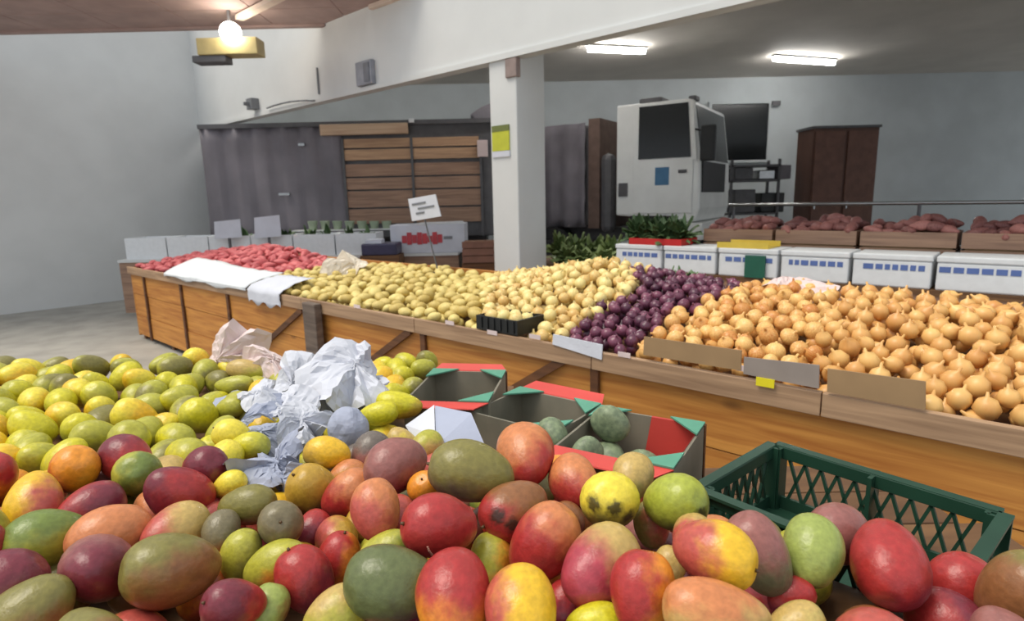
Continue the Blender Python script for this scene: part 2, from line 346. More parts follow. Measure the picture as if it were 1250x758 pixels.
# strip lights under the grey ceiling
for (x0, y0_, x1, y1_, lab) in ((718, 60, 787, 63, 'lit strip light on the grey ceiling nearer the column'), (945, 72, 1018, 77, 'lit strip light on the grey ceiling above the dark window')):
    a, b_ = PZ(x0, y0_, zc - .09), PZ(x1, y1_, zc - .09); t = thing('strip_light', lab, 'ceiling light', (a + b_) / 2, atan2(b_.y - a.y, b_.x - a.x))
    Lh = (b_ - a).length / 2
    MB().cyl((-Lh, 0, 0), (Lh, 0, 0), .045, 12).build('tube', M['lamp'], t, True)
    MB().box(-Lh - .03, Lh + .03, -.06, .06, .046, .07).build('housing', M['white_wall'], t)
for x, y, lab in ((-3.2, 11.2, 'added unseen strip light over the trailer behind the bulkhead'), (.6, 9.2, 'added unseen strip light over the aisle behind the column')):  # two extra lamps, hidden by the bulkhead, added to brighten the truck bay
    t = thing('strip_light', lab, 'ceiling light', (x, y, zc - .09), .1)
    MB().cyl((-.7, 0, 0), (.7, 0, 0), .045, 12).build('tube', M['lamp'], t, True); MB().box(-.73, .73, -.06, .06, .046, .07).build('housing', M['white_wall'], t)
p = PY(948, 126, 15.4)
f = thing('wall_lamp', 'tiny dark lamp on the back wall beside the window', 'lamp', p)
MB().box(-.12, .08, -.06, .03, -.06, .05).build('shade', M['dark'], f); MB().box(-.02, .02, .03, .1, -.02, .02).build('arm', M['dark'], f)

# ------------------------------------------------------------------ truck with white cab
yaw = radians(-32)
cp = PY(851, 200, 10.0)
tk = thing('truck', 'truck with a white cab parked in the bay behind the column', 'truck', (cp.x, 10.0, 0), yaw)
zt = PY(800, 122, 10.2).z; zb_ = PY(800, 263, 10.2).z
CL, CW = 1.42, 2.2
prof = [(-CL, zb_), (-.02, zb_ - .12), (.06, zb_ + .1), (.04, zb_ + .86), (-.09, zt - .05), (-.16, zt), (-CL, zt)]
cab = MB(); n = len(prof)
cab.slab([(x, 0, z) for x, z in prof], (0, CW, 0)).build('cab', M['truck_white'], tk, bevel=.03)
zs = lambda y, Y=10.2: PY(800, y, Y).z
door = MB().box(-1.10, -.06, -.02, .0, zb_ + .03, zt - .04).build('door', M['truck_white'], tk, bevel=.01)
MB().slab([(-1.0, -.034, zs(193)), (-.10, -.034, zs(193)), (-.17, -.034, zs(127)), (-1.0, -.034, zs(127))], (0, .014, 0)).build('pane', M['glass_dark'], door)
MB().box(-.3, -.16, -.04, -.02, zs(212), zs(208)).build('handle', M['dark'], door)
MB().box(-.70, -.46, -.026, -.02, zs(226), zs(204)).build('sticker', M['blue'], door)
MB().box(-1.36, -1.2, -.03, 0, zs(239), zs(222)).build('vent', M['dark'], tk)
# windscreen, grille and bumper on the front
ws = MB(); fx = lambda z: .04 + (z - (zb_ + .86)) * (-.13) / (zt - .05 - zb_ - .86)
MB().slab([(-.075, -.03, zs(196)), (-.005, -.03, zs(196)), (-.095, -.03, zs(124)), (-.155, -.03, zs(124))], (0, .03, 0)).build('pillar', M['truck_white'], tk)
z1, z2 = zb_ + .92, zt - .1
ws.slab([(fx(z1) + .012, .12, z1), (fx(z1) + .012, CW - .12, z1), (fx(z2) + .012, CW - .12, z2), (fx(z2) + .012, .12, z2)], (-.03, 0, 0)).build('windscreen', M['glass_dark'], tk)
MB().box(.02, .075, .12, CW - .45, zs(236), zs(198)).build('grille', M['black'], tk, bevel=.01)
MB().box(-.25, .12, -.02, CW + .02, zb_ - .42, zb_ - .13).build('bumper', M['truck_white'], tk, bevel=.02)
mr_ = MB().box(.10, .34, -.26, -.16, zs(200), zs(158)).build('mirror', M['black'], tk, bevel=.03)
MB().bar((-.05, 0, zs(160)), (.2, -.2, zs(166)), .03, .03).build('mirror_arm', M['black'], mr_)
MB().box(-1.05, -.65, .1, .5, zt, zt + .09).build('roof_fitting', M['dark'], tk, bevel=.02)
MB().box(-.25, -.12, .25, .5, zt, zt + .08).build('roof_lamp', M['dark'], tk, bevel=.02)
def wheel(x, y0, y1, r=.5):
    wh = MB().cyl((x, y0, r), (x, y1, r), r, 24).build('wheel', M['rubber'], tk, True)
    MB().cyl((x, y0 - .02, r), (x, y0 + .02, r), r * .55, 16).build('hub', M['steel'], wh)
for x in (-.75, -2.75):
    wheel(x, .02, .32); wheel(x, CW - .32, CW - .02)
MB().box(-1.15, -.3, -.01, .3, zb_ - .2, zb_ - .005).build('mudguard', M['black'], tk, bevel=.02)
MB().box(-3.5, -.2, .55, CW - .55, .75, .98).build('chassis', M['dark'], tk)
MB().box(-1.75, -1.5, .0, .32, .9, zs(185, 10.8)).build('air_intake', M['dark'], tk, bevel=.12)
MB().box(-2.0, -1.78, .1, CW - .1, .98, zs(142, 11)).build('headboard', mat('brown_headboard', (112, 90, 80), .7), tk)
ld = MB()                                       # dark tarpaulin over the load, sagging in folds
nx, nz_ = 14, 10
for j in range(nz_ + 1):
    for i in range(nx + 1):
        x = -3.4 + 1.35 * i / nx; z = 1.0 + (zs(150, 11.4) - 1.0) * j / nz_
        ld.v.append((x, .06 + .06 * sin(i * 1.7) * (1 - .5 * j / nz_) + .03 * sin(j * 2.1 + i), z))
for j in range(nz_):
    for i in range(nx):
        k = j * (nx + 1) + i; ld.f.append((k, k + 1, k + nx + 2, k + nx + 1))
o = ld.build('tarpaulin', M['tarp'], tk, True); sm = o.modifiers.new('solid', 'SOLIDIFY'); sm.thickness = .03
MB().box(-3.4, -2.02, .16, CW - .1, 1.0, zs(152, 11.4)).build('load', M['dark'], tk, bevel=.05)

# ------------------------------------------------------------------ plank sided trailer
X0, X1 = PY(272, 200, 10.0).x - .35, PY(604, 200, 10.0).x
tr = thing('trailer', 'long dark trailer with brown plank side parked across the bay', 'trailer')
ztop = PY(450, 149, 10).z
MB().box(X0, X1, 10.08, 12.2, .95, ztop).build('body', M['dark'], tr, bevel=.02)
xs = PY(418, 200, 10).x
# tarpaulin curtain over the far half
tp = MB(); nx = 40
for j in range(9):
    for i in range(nx + 1):
        x = X0 + (xs - X0) * i / nx; tp.v.append((x, 10.03 + .03 * sin(i * .9 + j * .3) + .012 * sin(i * 2.3), .95 + (ztop - .98) * j / 8))
for j in range(8):
    for i in range(nx):
        k = j * (nx + 1) + i; tp.f.append((k, k + 1, k + nx + 2, k + nx + 1))
o = tp.build('curtain', M['tarp'], tr, True); o.modifiers.new('solid', 'SOLIDIFY').thickness = .01
rows = [(272, 254), (252, 232), (230, 216), (214, 199), (194, 181), (179, 168)]
for (yb, yt) in rows:
    zb2, zt2 = PY(500, yb, 10).z, PY(500, yt, 10).z
    xa = xs + .02
    for k in range(2):
        L_ = (X1 - .25 - xs) / 2
        MB().box(xa + k * L_, xa + (k + 1) * L_ - .012, 10.02 + random.uniform(-.008, .008), 10.08, zb2, zt2).build('plank', M['cargo_tan' if yb < 200 else 'cargo_wood'], tr)
for k in range(3):
    x = xs + .02 + k * (X1 - .25 - xs) / 2
    MB().box(x - .02, x + .02, 9.99, 10.02, .95, PY(500, 168, 10).z).build('upright', M['dark'], tr)
a, b_ = PY(391, 159, 9.96), PY(498, 157, 9.96)
MB().box(a.x, b_.x, 9.92, 10.0, a.z - .085, a.z + .085).build('top_rail', M['cargo_rail'], tr, bevel=.01)
MB().box(X0, X1, 9.99, 10.08, ztop - .05, ztop + .02).build('cap_rail', M['dark'], tr)
p = PY(589, 181, 9.95); MB().box(p.x - .085, p.x + .085, 9.94, 10.0, p.z - .13, p.z + .13).build('marker_plate', M['paper_pink'], tr)
p = PY(502, 147, 9.95); MB().box(p.x - .04, p.x + .04, 9.93, 9.99, p.z - .03, p.z + .03).build('marker_lamp', M['foam'], tr)
p = PY(366, 176, 9.9); MB().box(p.x - .05, p.x + .05, 9.96, 10.0, p.z - .02, p.z + .02).build('buckle', M['steel'], tr)
p = PY(345, 237, 9.9); MB().box(p.x - .09, p.x + .09, 9.96, 10.0, p.z - .02, p.z + .02).build('buckle', M['steel'], tr)
p0, p1 = PY(572, 200, 10.02), PY(604, 128, 10.02)
hb = MB(); hb.slab([(p0.x + .1, 10.2, ztop), (X1, 10.2, ztop), (X1, 10.2, PY(604, 124, 10.2).z), (X1 - .22, 10.2, PY(604, 130, 10.2).z), (p0.x + .02, 10.2, PY(572, 140, 10.2).z)], (0, 1.2, 0)).build('rolled_cover', M['tarp'], tr, bevel=.05)
for x in (X0 + .9, X0 + 1.9, X1 - .8):
    wh = MB().cyl((x, 10.15, .48), (x, 10.5, .48), .48, 24).build('wheel', M['rubber'], tr, True)
    MB().cyl((x, 10.13, .48), (x, 10.18, .48), .26, 16).build('hub', M['steel'], wh)
MB().box(X0 + .2, X1 - .2, 10.7, 11.7, .7, .95).build('chassis', M['dark'], tr)

# dark rack and brown cupboard by the window
a, b_ = PY(893, 195, 12.8), PY(950, 262, 12.8)
rk = thing('shelf_rack', 'dark metal rack loaded with crates below the dark window', 'rack', (0, 0, 0))
for x in (a.x, b_.x - .05):
    for y in (12.8, 13.35): MB().box(x, x + .05, y, y + .05, 0, a.z).build('upright', M['dark'], rk)
for zz in (.4, 1.1, (b_.z + a.z) / 2 + .12, a.z - .15): MB().box(a.x, b_.x, 12.8, 13.4, zz, zz + .04).build('shelf', M['dark'], rk)
zz = (b_.z + a.z) / 2 + .16
for k, (cx, wd, hh, mm) in enumerate(((a.x + .3, .4, .26, 'dark'), (a.x + .8, .34, .2, 'steel'), (a.x + 1.16, .3, .3, 'tarp'))):
    tag(MB().box(cx - wd / 2, cx + wd / 2, 12.86, 13.3, zz + .004, zz + hh).build('crate', M[mm], bevel=.02), ['dark crate on the middle shelf of the metal rack', 'pale metal box on the middle shelf of the rack', 'grey bundle on the middle shelf of the metal rack'][k], 'crate')
for k, (cx, wd, hh, mm) in enumerate(((a.x + .35, .45, .5, 'dark'), (a.x + .95, .5, .42, 'black'))):
    tag(MB().box(cx - wd / 2, cx + wd / 2, 12.86, 13.3, 1.144, 1.14 + hh).build('crate', M[mm], bevel=.02), ['dark tall crate on the lower shelf of the rack', 'black crate on the lower shelf of the metal rack'][k], 'crate')
a, b_ = PY(994, 157, 12.6), PY(1062, 290, 12.6)
cu_ = thing('cupboard', 'tall brown wooden cupboard beside the dark rack', 'cupboard', (0, 0, 0))
MB().box(a.x, b_.x, 12.6, 13.3, 0, a.z).build('body', mat('brown_cupboard', (98, 66, 54), .6, .12, 3, (1, 1, .2)), cu_, bevel=.01)
MB().box(a.x - .03, b_.x + .03, 12.57, 13.32, a.z, a.z + .05).build('top', M['dark'], cu_)
for k in range(2):
    x0 = a.x + .03 + k * (b_.x - a.x) / 2
    d = MB().box(x0, x0 + (b_.x - a.x) / 2 - .06, 12.57, 12.6, .1, a.z - .06).build('door', mat('cupboard_door', (110, 74, 60), .6), cu_, bevel=.006)
    MB().box(x0 + .04, x0 + .07, 12.54, 12.57, 1.2, 1.35).build('handle', M['steel'], d)

# ------------------------------------------------------------------ produce meshes
def lathe(prof, n=16):
    mb = MB(); k = len(prof)
    for r, z in prof:
        for i in range(n): mb.v.append((r * cos(2 * pi * i / n), r * sin(2 * pi * i / n), z))
    for j in range(k - 1):
        for i in range(n):
            mb.f.append((j * n + i, j * n + (i + 1) % n, (j + 1) * n + (i + 1) % n, (j + 1) * n + i))
    mb.f.append(tuple(range(n))[::-1]); mb.f.append(tuple((k - 1) * n + i for i in range(n)))
    return mb
ONION = [(.05, -1.02), (.18, -.97), (.5, -.86), (.82, -.55), (.99, -.12), (.97, .25), (.78, .6), (.48, .85), (.22, 1.02), (.12, 1.2), (.14, 1.42), (.06, 1.5)]
def lump(seed, L, H=.8, taper=0, sub=3, amp=.10):
    r = random.Random(seed); bm = bmesh.new(); bmesh.ops.create_icosphere(bm, subdivisions=sub, radius=1)
    ds = [(Vector((r.gauss(0, 1), r.gauss(0, 1), r.gauss(0, 1))).normalized(), r.uniform(-amp, amp), r.uniform(1.5, 3)) for _ in range(7)]
    for v in bm.verts:
        c = v.co.copy(); k = 1 + sum(a * math.sin(f * c.dot(d) + a * 20) for d, a, f in ds)
        tp_ = 1 - taper * abs(c.x) ** 1.5
        v.co = Vector((c.x * L, c.y * k * tp_, c.z * H * k * tp_ + .12 * taper * c.x * c.x))
    mb = MB(); bm.verts.ensure_lookup_table(); mb.v = [tuple(v.co) for v in bm.verts]; mb.f = [tuple(v.index for v in f.verts) for f in bm.faces]; bm.free(); return mb
def meshes(nm, mbs, m): return [b.mesh(nm, M[m], True) for b in mbs]
on_b = [lathe(ONION), lathe([(r * 1.04, z * .86) for r, z in ONION]), lathe([(r * .96, z * 1.06 if z < 1 else z * .95) for r, z in ONION])]
G = {'onion': meshes('golden_onion', on_b, 'onion'), 'onion_white': meshes('pale_onion', on_b, 'onion_white'), 'onion_purple': meshes('purple_onion', on_b, 'onion_purple'),
     'potato': meshes('potato', [lump(k, 1.4, .85, .12) for k in range(4)], 'potato'),
     'sweet': meshes('sweet_potato', [lump(20 + k, 2.1, .9, .45) for k in range(4)], 'sweet'),
     'sweet_brown': meshes('brown_root', [lump(20 + k, 2.1, .9, .45) for k in range(4)], 'sweet_brown')}

# ------------------------------------------------------------------ first stall row: pine bins
ZL = .87
bn_ = thing('produce_bin', 'long orange pine produce bin holding onions and potatoes', 'bin', (AX, AY, 0), ROWROT)
SA, SB = -1.75, 6.6                     # ends of the bin along the row
def bx(s0, s1, t0, t1, z0, z1, nm, m, bevel=.003): return MB().box(s0, s1, -t1, -t0, z0, z1).build(nm, M[m], bn_, bevel=bevel)
posts = [ST(PT(x, 430, 0))[0] for x in (725, 516, 284)]
sp_post = posts[0] - posts[1]
post_s = [posts[0] + (posts[0] - posts[1]) * 1.35] + posts + [posts[2] + 1.1, posts[2] + 2.2]
post_s = [q for q in post_s if SA < q < SB]
edges = [SA] + post_s + [SB]
for e0, e1 in zip(edges, edges[1:]):
    for k, (z0, z1) in enumerate(((.55, .782), (.30, .546), (.06, .296))):
        bx(e0 + .004, e1 - .004, .02 + .004 * (k % 2), .045, z0, z1, 'plank', 'bin_wood')
joints = [SA, -.9, .05, 1.3, 2.6, 3.9, 5.2, SB]
for e0, e1 in zip(joints, joints[1:]):
    bx(e0 + .002, e1 - .002, -.012, .018, .785, ZL, 'lip_board', 'lip_wood')
for q in post_s: bx(q - .022, q + .022, .0, .02, .04, .784, 'post', 'brace_wood')
def brace(x0, y0_, x1, y1_):
    a, b_ = ST(PT(x0, y0_, 0)), ST(PT(x1, y1_, 0))
    d = Vector((b_[0] - a[0], 0, b_[2] - a[2])); a2 = Vector((a[0], -.004, a[2])); b2 = a2 + d
    a2 = a2 - d * .6
    if a2.z < .1: a2 = a2 + d * ((.1 - a2.z) / d.z)
    MB().bar(a2, b2, .042, .018, (0, 0, 1)).build('brace', M['brace_wood'], bn_)
brace(635, 470, 690, 438); brace(445, 446, 500, 404); brace(312, 430, 368, 378)
a = ST(PT(378, 378, -.05)); 
bx(a[0] - .10, a[0] + .07, -.07, -.014, .0, .86, 'corner_post', 'post_wood', .006)
tp = MB().box(a[0] + .072, a[0] + .12, .016, .022, .45, .84).build('tape', M['foam'], bn_)
bx(SA, SB, 1.28, 1.31, .04, .98, 'back_board', 'bin_wood'); bx(SA, SA + .03, .02, 1.28, .04, .86, 'end_board', 'bin_wood'); bx(SB - .03, SB, .02, 1.28, .04, .86, 'end_board', 'bin_wood')
for q in (SA + .1, 1.0, 3.5, 5.6, SB - .1): bx(q - .03, q + .03, 1.2, 1.27, 0, .6, 'leg', 'brace_wood'); bx(q - .03, q + .03, .05, .11, 0, .3, 'leg', 'brace_wood')
for x, y in ((436, 374), (549, 394), (601, 406), (653, 411), (762, 433), (909, 450)):
    q = ST(PT(x, y, -.012)); hw = .035 if x < 700 else .03
    bx(q[0] - hw, q[0] + hw, -.0145, -.012, q[2] - .011, q[2] + .011, 'price_tag', 'paper_pink', 0)
# heap surface, in row coordinates
ZB = [(-1.9, 1.05), (-.4, 1.055), (.0, 1.05), (.35, 1.09), (.75, 1.14), (1.25, 1.04), (1.8, .965), (2.3, .985), (3.3, .955), (4.1, .95), (4.7, 1.03), (5.4, 1.07), (6.2, 1.0), (7.5, .95)]
def zback(s):
    for (a, za), (b, zb) in zip(ZB, ZB[1:]):
        if a <= s <= b: return za + (zb - za) * (s - a) / (b - a)
    return 1.0
def heap_z(s, t):
    t = max(0, min(1.25, t)); return .875 + (zback(s) - .875) * sin(pi / 2 * (t / 1.2))
disp = MB(); ns, nt_ = 60, 8
for i in range(ns + 1):
    for j in range(nt_ + 1):
        s = SA + .04 + (SB - SA - .08) * i / ns; t = .05 + 1.2 * j / nt_
        disp.v.append((s, -t, heap_z(s, t) - .15 if j else .70))
for i in range(ns):
    for j in range(nt_):
        k = i * (nt_ + 1) + j; disp.f.append((k, k + 1, k + nt_ + 2, k + nt_ + 1))
disp.build('display_board', M['table_wood'], bn_, True)
def kind_at(s, t):
    u = t / 1.2
    r1 = -.13 - .02 * u + .05 * sin(5 * t)                 # golden | purple
    r2 = .19 + .22 * u + .06 * sin(7 * t)                  # purple | pale
    r3 = .74 + 1.05 * u                                    # pale | potato
    r4 = 4.05 - .25 * sin(t * 3)
    if s < r1: return 'onion'
    if s < r2: return 'onion_purple'
    if s < r3: return 'onion_white'
    if s < r4 - max(0, t - .55) * .55: return 'potato'
    return 'sweet'
SIZE = {'onion': .0375, 'onion_purple': .031, 'onion_white': .0365, 'potato': .036, 'sweet': .037}
INFO = {'onion': ('golden onion in the heap beside the purple onions', 'onion', 'golden onions in the bin'),
        'onion_purple': ('purple onion in the dark heap between golden and pale onions', 'onion', 'purple onions in the bin'),
        'onion_white': ('pale straw coloured onion in the heap in front of the column', 'onion', 'pale onions in the bin'),
        'potato': ('yellow potato in the heap along the bin lip', 'potato', 'yellow potatoes in the bin'),
        'sweet': ('red sweet potato in the heap at the far end of the bin', 'sweet potato', 'red sweet potatoes in the bin')}
def rnd_rot(r, kind):
    if kind.startswith('onion'): return (r.gauss(0, .8), r.gauss(0, .8), r.uniform(0, 6.28))
    return (r.uniform(-.5, .5), r.gauss(0, .25), r.uniform(0, 6.28))
cand = []
rr = random.Random(3)
tries = 0
cells = {}
def near(s, t, rad, layer):
    for i in range(int(s / .1) - 2, int(s / .1) + 3):
        for j in range(int(t / .1) - 2, int(t / .1) + 3):
            for (a, b, c) in cells.get((layer, i, j), ()):
                if (a - s) ** 2 + (b - t) ** 2 < (.92 * (rad + c)) ** 2: return True
    return False
for layer in (0, 1):
    for _ in range(26000):
        s, t = rr.uniform(SA + .12, SB - .14), rr.uniform(.055 + .04 * layer, 1.22 - .06 * layer)
        k = kind_at(s + rr.gauss(0, .025), t); rad = SIZE[k] * rr.uniform(.88, 1.12)
        if .49 < s < .80 and t < .24: continue
        eff = rad * (1.25 if k == 'potato' else 1.35 if k == 'sweet' else 1)
        if near(s, t, eff, layer): continue
        cells.setdefault((layer, int(s / .1), int(t / .1)), []).append((s, t, eff)); cand.append((layer, s, t, k, rad))
PRO = {}
def place(kind, rad, loc, rot, info):
    o = bpy.data.objects.new(G[kind][0].name.split('.')[0], rr.choice(G[kind])); COL.objects.link(o)
    o.location = loc; o.rotation_euler = rot; o.scale = (rad,) * 3
    return tag(o, *info)
under = {}
top = {}
for layer, s, t, k, rad in cand:
    z = heap_z(s, t)
    if layer == 0: top.setdefault(k, []).append((s, t, z - rad * .35 + rr.uniform(-.010, .014), rad))
    else: under.setdefault(k, []).append((s, t, z - rad * 1.75, rad))
def append_items(mb, kind, items):
    for s, t, z, rad in items:
        bm_ = rr.choice(LOW[kind]); rm = Matrix.Rotation(rr.uniform(0, 6.28), 3, 'Z') @ Matrix.Rotation(rr.gauss(0, .7), 3, 'X')
        c = W(s, t, z); mb.add([c + rm @ (Vector(v) * rad) for v in bm_.v], bm_.f)
low_on = [lathe([(.1, -1), (.7, -.7), (1, 0), (.7, .7), (.15, 1.0), (.1, 1.4)], 9)]
LOW = {'onion': low_on, 'onion_white': low_on, 'onion_purple': low_on, 'potato': [lump(1, 1.4, .85, .12, 2)], 'sweet': [lump(21, 2.0, .9, .45, 2)]}
for k, items in top.items():
    vis = []
    for it in items:
        x, y = proj(W(it[0], it[1], it[2])); d = (W(*it[:3]) - cam.location).length
        vis.append((0 if 268 < x < 996 else 1, d, it))
    vis.sort(key=lambda v: (v[0], v[1]))
    inside = [v[2] for v in vis if v[0] == 0][:295]; rest = [v[2] for v in vis if v[2] not in inside]
    for s, t, z, rad in inside: place(k, rad, W(s, t, z), rnd_rot(rr, k), INFO[k])
    mb = MB(); append_items(mb, k, rest + under.get(k, []))
    nm = {'onion': 'onion_heap', 'onion_white': 'pale_onion_heap', 'onion_purple': 'purple_onion_heap', 'potato': 'potato_heap', 'sweet': 'sweet_potato_heap'}[k]
    stuff(mb.build(nm, M[k], None, True), {'onion': 'golden onions lying beneath the top layer', 'onion_white': 'pale onions lying beneath the top layer', 'onion_purple': 'purple onions lying beneath the top layer', 'potato': 'yellow potatoes beneath and behind the nearest ones', 'sweet': 'red sweet potatoes beneath the top layer'}[k], 'produce')
# cardboard strips standing along the lip
def strip(x0, yt0, yb0, x1, yt1, yb1, m, label):
    a, b_ = ST(PT(x0, yt0, -.014)), ST(PT(x1, yt1, -.014)); c, d = ST(PT(x0, yb0, -.014)), ST(PT(x1, yb1, -.014))
    mb = MB().slab([W(c[0], -.019, c[2]), W(d[0], -.019, d[2]), W(b_[0], -.019 + .006, b_[2]), W(a[0], -.019 + .006, a[2])], Vector((NX, NY, 0)) * .006)
    return tag(mb.build('cardboard_strip', M[m]), label, 'cardboard')
strip(675, 408, 420, 735, 421, 439, 'paper', 'white card strip along the bin lip below the pale onions')
strip(786, 411, 433, 905, 428, 452, 'card_brown', 'brown cardboard strip holding back the golden onions')
strip(908, 436, 456, 1000, 446, 474, 'card_grey', 'grey cardboard strip with a yellow tag below it')
strip(1010, 450, 478, 1130, 466, 500, 'card_brown', 'brown cardboard strip at the near end of the bin')
q = ST(PT(934, 467, -.022)); MB().box(q[0] - .032, q[0] + .032, .020, .024, q[2] - .016, q[2] + .016).build('yellow_tag', M['yellow_tag'], bn_)
# white sheet and paper over the lip at the far end
def row_sheet(name, s0, s1, zlo, m, label, seed, t1=.16):
    r = random.Random(seed); mb = MB(); n1, n2 = 16, 12
    for i in range(n1 + 1):
        s = s0 + (s1 - s0) * i / n1; ph = r.uniform(-.006, .006)
        for j in range(n2 + 1):
            u = j / n2
            if u < .55: t = t1 * (1 - u / .55) - .02; z = max(ZL + .012, heap_z(s, t) + .05 - .04 * (u / .55) ** 3) + r.uniform(0, .012)
            else: t = -.022 - .008 * r.random() - abs(ph); z = ZL + .01 - (u - .55) / .45 * (ZL - zlo) + (0.02 * sin(i) if j == n2 else 0)
            p_ = W(s, t, z); mb.v.append(tuple(p_))
    for i in range(n1):
        for j in range(n2):
            k = i * (n2 + 1) + j; mb.f.append((k, k + 1, k + n2 + 2, k + n2 + 1))
    o = mb.build(name, M[m], None, True); o.modifiers.new('solid', 'SOLIDIFY').thickness = .002
    return tag(o, label, 'paper')
s0, s1 = ST(PT(345, 355, 0))[0], ST(PT(306, 350, 0))[0]
row_sheet('paper_sheet', s0, s1, .76, 'paper', 'white paper hanging over the bin lip before the red heap', 5, .3)
row_sheet('plastic_sheet', s1 + .03, s1 + 1.9, .84, 'foam', 'white plastic sheet laid along the far bin lip', 6, .34)
# black crate of onions on the lip
bc = thing('black_crate', 'small black crate of onions set in the bin lip', 'crate', (AX, AY, 0), ROWROT)
c0, c1 = .50, .79
MB().box(c0, c1, -.22, -.0, .875, .885).build('base', M['black'], bc)
for nm, b4 in (('front_wall', (c0, c1, -.012, -.0)), ('back_wall', (c0, c1, -.22, -.208))): MB().box(*b4, .885, .95).build(nm, M['black'], bc)
for x in (c0, c1 - .012): MB().box(x, x + .012, -.208, -.012, .885, .95).build('side_wall', M['black'], bc)
for k in range(6): MB().box(c0 + .02 + k * .045, c0 + .03 + k * .045, .0, .006, .885, .945).build('rib', M['black'], bc)
for i in range(3):
    for j in range(2):
        place('onion_white', .038, W(c0 + .06 + i * .085, .06 + j * .09, .928 + rr.uniform(0, .02)), rnd_rot(rr, 'onion'), ('pale onion lying in the small black crate', 'onion', 'onions in the black crate'))
# cloudy bag over the potatoes
def blob(name, c, sx, sy, sz, m, label, cat, seed, amp=.18):
    r = random.Random(seed); bm = bmesh.new(); bmesh.ops.create_icosphere(bm, subdivisions=4, radius=1)
    ds = [(Vector((r.gauss(0, 1), r.gauss(0, 1), r.gauss(0, 1))).normalized(), r.uniform(.3, 1) * amp, r.uniform(-.5, .5)) for _ in range(16)]
    for v in bm.verts:
        c0_ = v.co.copy(); k = 1 - sum(a * max(0, .35 - abs(c0_.dot(d) - o_)) for d, a, o_ in ds) + r.uniform(-.012, .012)
        v.co = Vector((c0_.x * k * sx, c0_.y * k * sy, max(-.55, c0_.z) * k * sz))
    me = bpy.data.meshes.new(name); bm.to_mesh(me); bm.free(); me.materials.append(M[m])
    return tag(ob(name, me, loc=c), label, cat)
# price sign on a stick among the potatoes
b0 = PT(537, 333, 1.05); tp_ = PT(519, 268, 1.05)
sg = thing('price_sign', 'white price card on a thin stick standing among potatoes', 'sign')
MB().cyl(b0 - Vector((0, 0, .06)), tp_ + (tp_ - b0) * .3, .006, 8).build('stick', M['dark'], sg)
cs = [PT(x, y, 1.04) for x, y in ((503, 270), (538, 264), (531, 237), (498, 243))]
MB().slab(cs, Vector((NX, NY, 0)) * .008).build('card', M['paper'], sg)
def lerp4(c, u, v): return (c[0] * (1 - u) + c[1] * u) * (1 - v) + (c[3] * (1 - u) + c[2] * u) * v
for (u0, u1, v) in ((.12, .62, .72), (.30, .88, .5), (.2, .5, .3)):
    a, b_ = lerp4(cs, u0, v), lerp4(cs, u1, v); MB().bar(a - Vector((NX, NY, 0)) * .003, b_ - Vector((NX, NY, 0)) * .003, .016, .003).build('print_line', M['print'], sg)
MB().box(-.05, .05, -.05, .05, 0, .02).build('clip', M['black'], sg, loc=(b0.x, b0.y, b0.z - .01))

# ------------------------------------------------------------------ second row, right: counter with foam boxes
c2 = thing('back_counter', 'brown wooden counter carrying foam boxes behind the onion bin', 'counter', (AX, AY, 0), ROWROT)
TA, TB = 2.95, 3.92
MB().box(-4.2, 3.2, -TB, -TA, .80, .84).build('top', M['table_wood'], c2)
for k in range(11): MB().box(-4.2 + k * .672, -4.2 + k * .672 + .66, -TA - .03, -TA - .01, .1, .80).build('plank', M['cargo_wood'], c2)
for x in (-4.1, -2.2, -.3, 1.4, 3.1): MB().box(x - .04, x + .04, -TB + .02, -TB + .1, 0, .8).build('leg', M['brace_wood'], c2); MB().box(x - .04, x + .04, -TA - .12, -TA - .04, 0, .8).build('leg', M['brace_wood'], c2)
zbx = 1.085
k = 0; s = 1.78
while s > -1.9:
    wd = .52
    fb = thing('foam_box', ['white foam box with blue print nearest the leafy greens', 'white foam box with blue print under the red tray', 'white foam box with blue print behind the dark green card', 'white foam box with blue print beside the green card'][min(k, 3)] if k < 4 else 'white foam box with blue print farther along the counter', 'box', W(s - wd / 2, TA + .2, .84), ROWROT, 'foam boxes on the back counter')
    h = zbx - .84 - .045
    MB().box(-wd / 2 + .01, wd / 2 - .01, -.18, .18, 0, h).build('body', M['foam'], fb, bevel=.012)
    MB().box(-wd / 2 + .004, wd / 2 - .004, -.187, .187, h, h + .045).build('lid', M['foam'], fb, bevel=.01)
    r = random.Random(k)
    x = -wd / 2 + .05
    while x < wd / 2 - .08:
        L_ = r.uniform(.03, .07); MB().box(x, x + L_, .18, .183, h - .07, h - .03).build('print_mark', M['print_blue'], fb); x += L_ + .015
    s -= wd + .01; k += 1
p = PT(920, 334, TA - .02); s_, _, z_ = ST(p)
gc = rowbox(MB(), s_ - .085, s_ + .085, TA - .03, TA - .01, .842, .842 + .19).build('green_card', M['green_card']); 
for v in gc.data.vertices: pass
tag(gc, 'dark green card leaning on the white foam boxes', 'card')
gc.location = Vector((NX, NY, 0)) * .02
MB().box(-.4, .4, -.05, .05, 0, 0).v
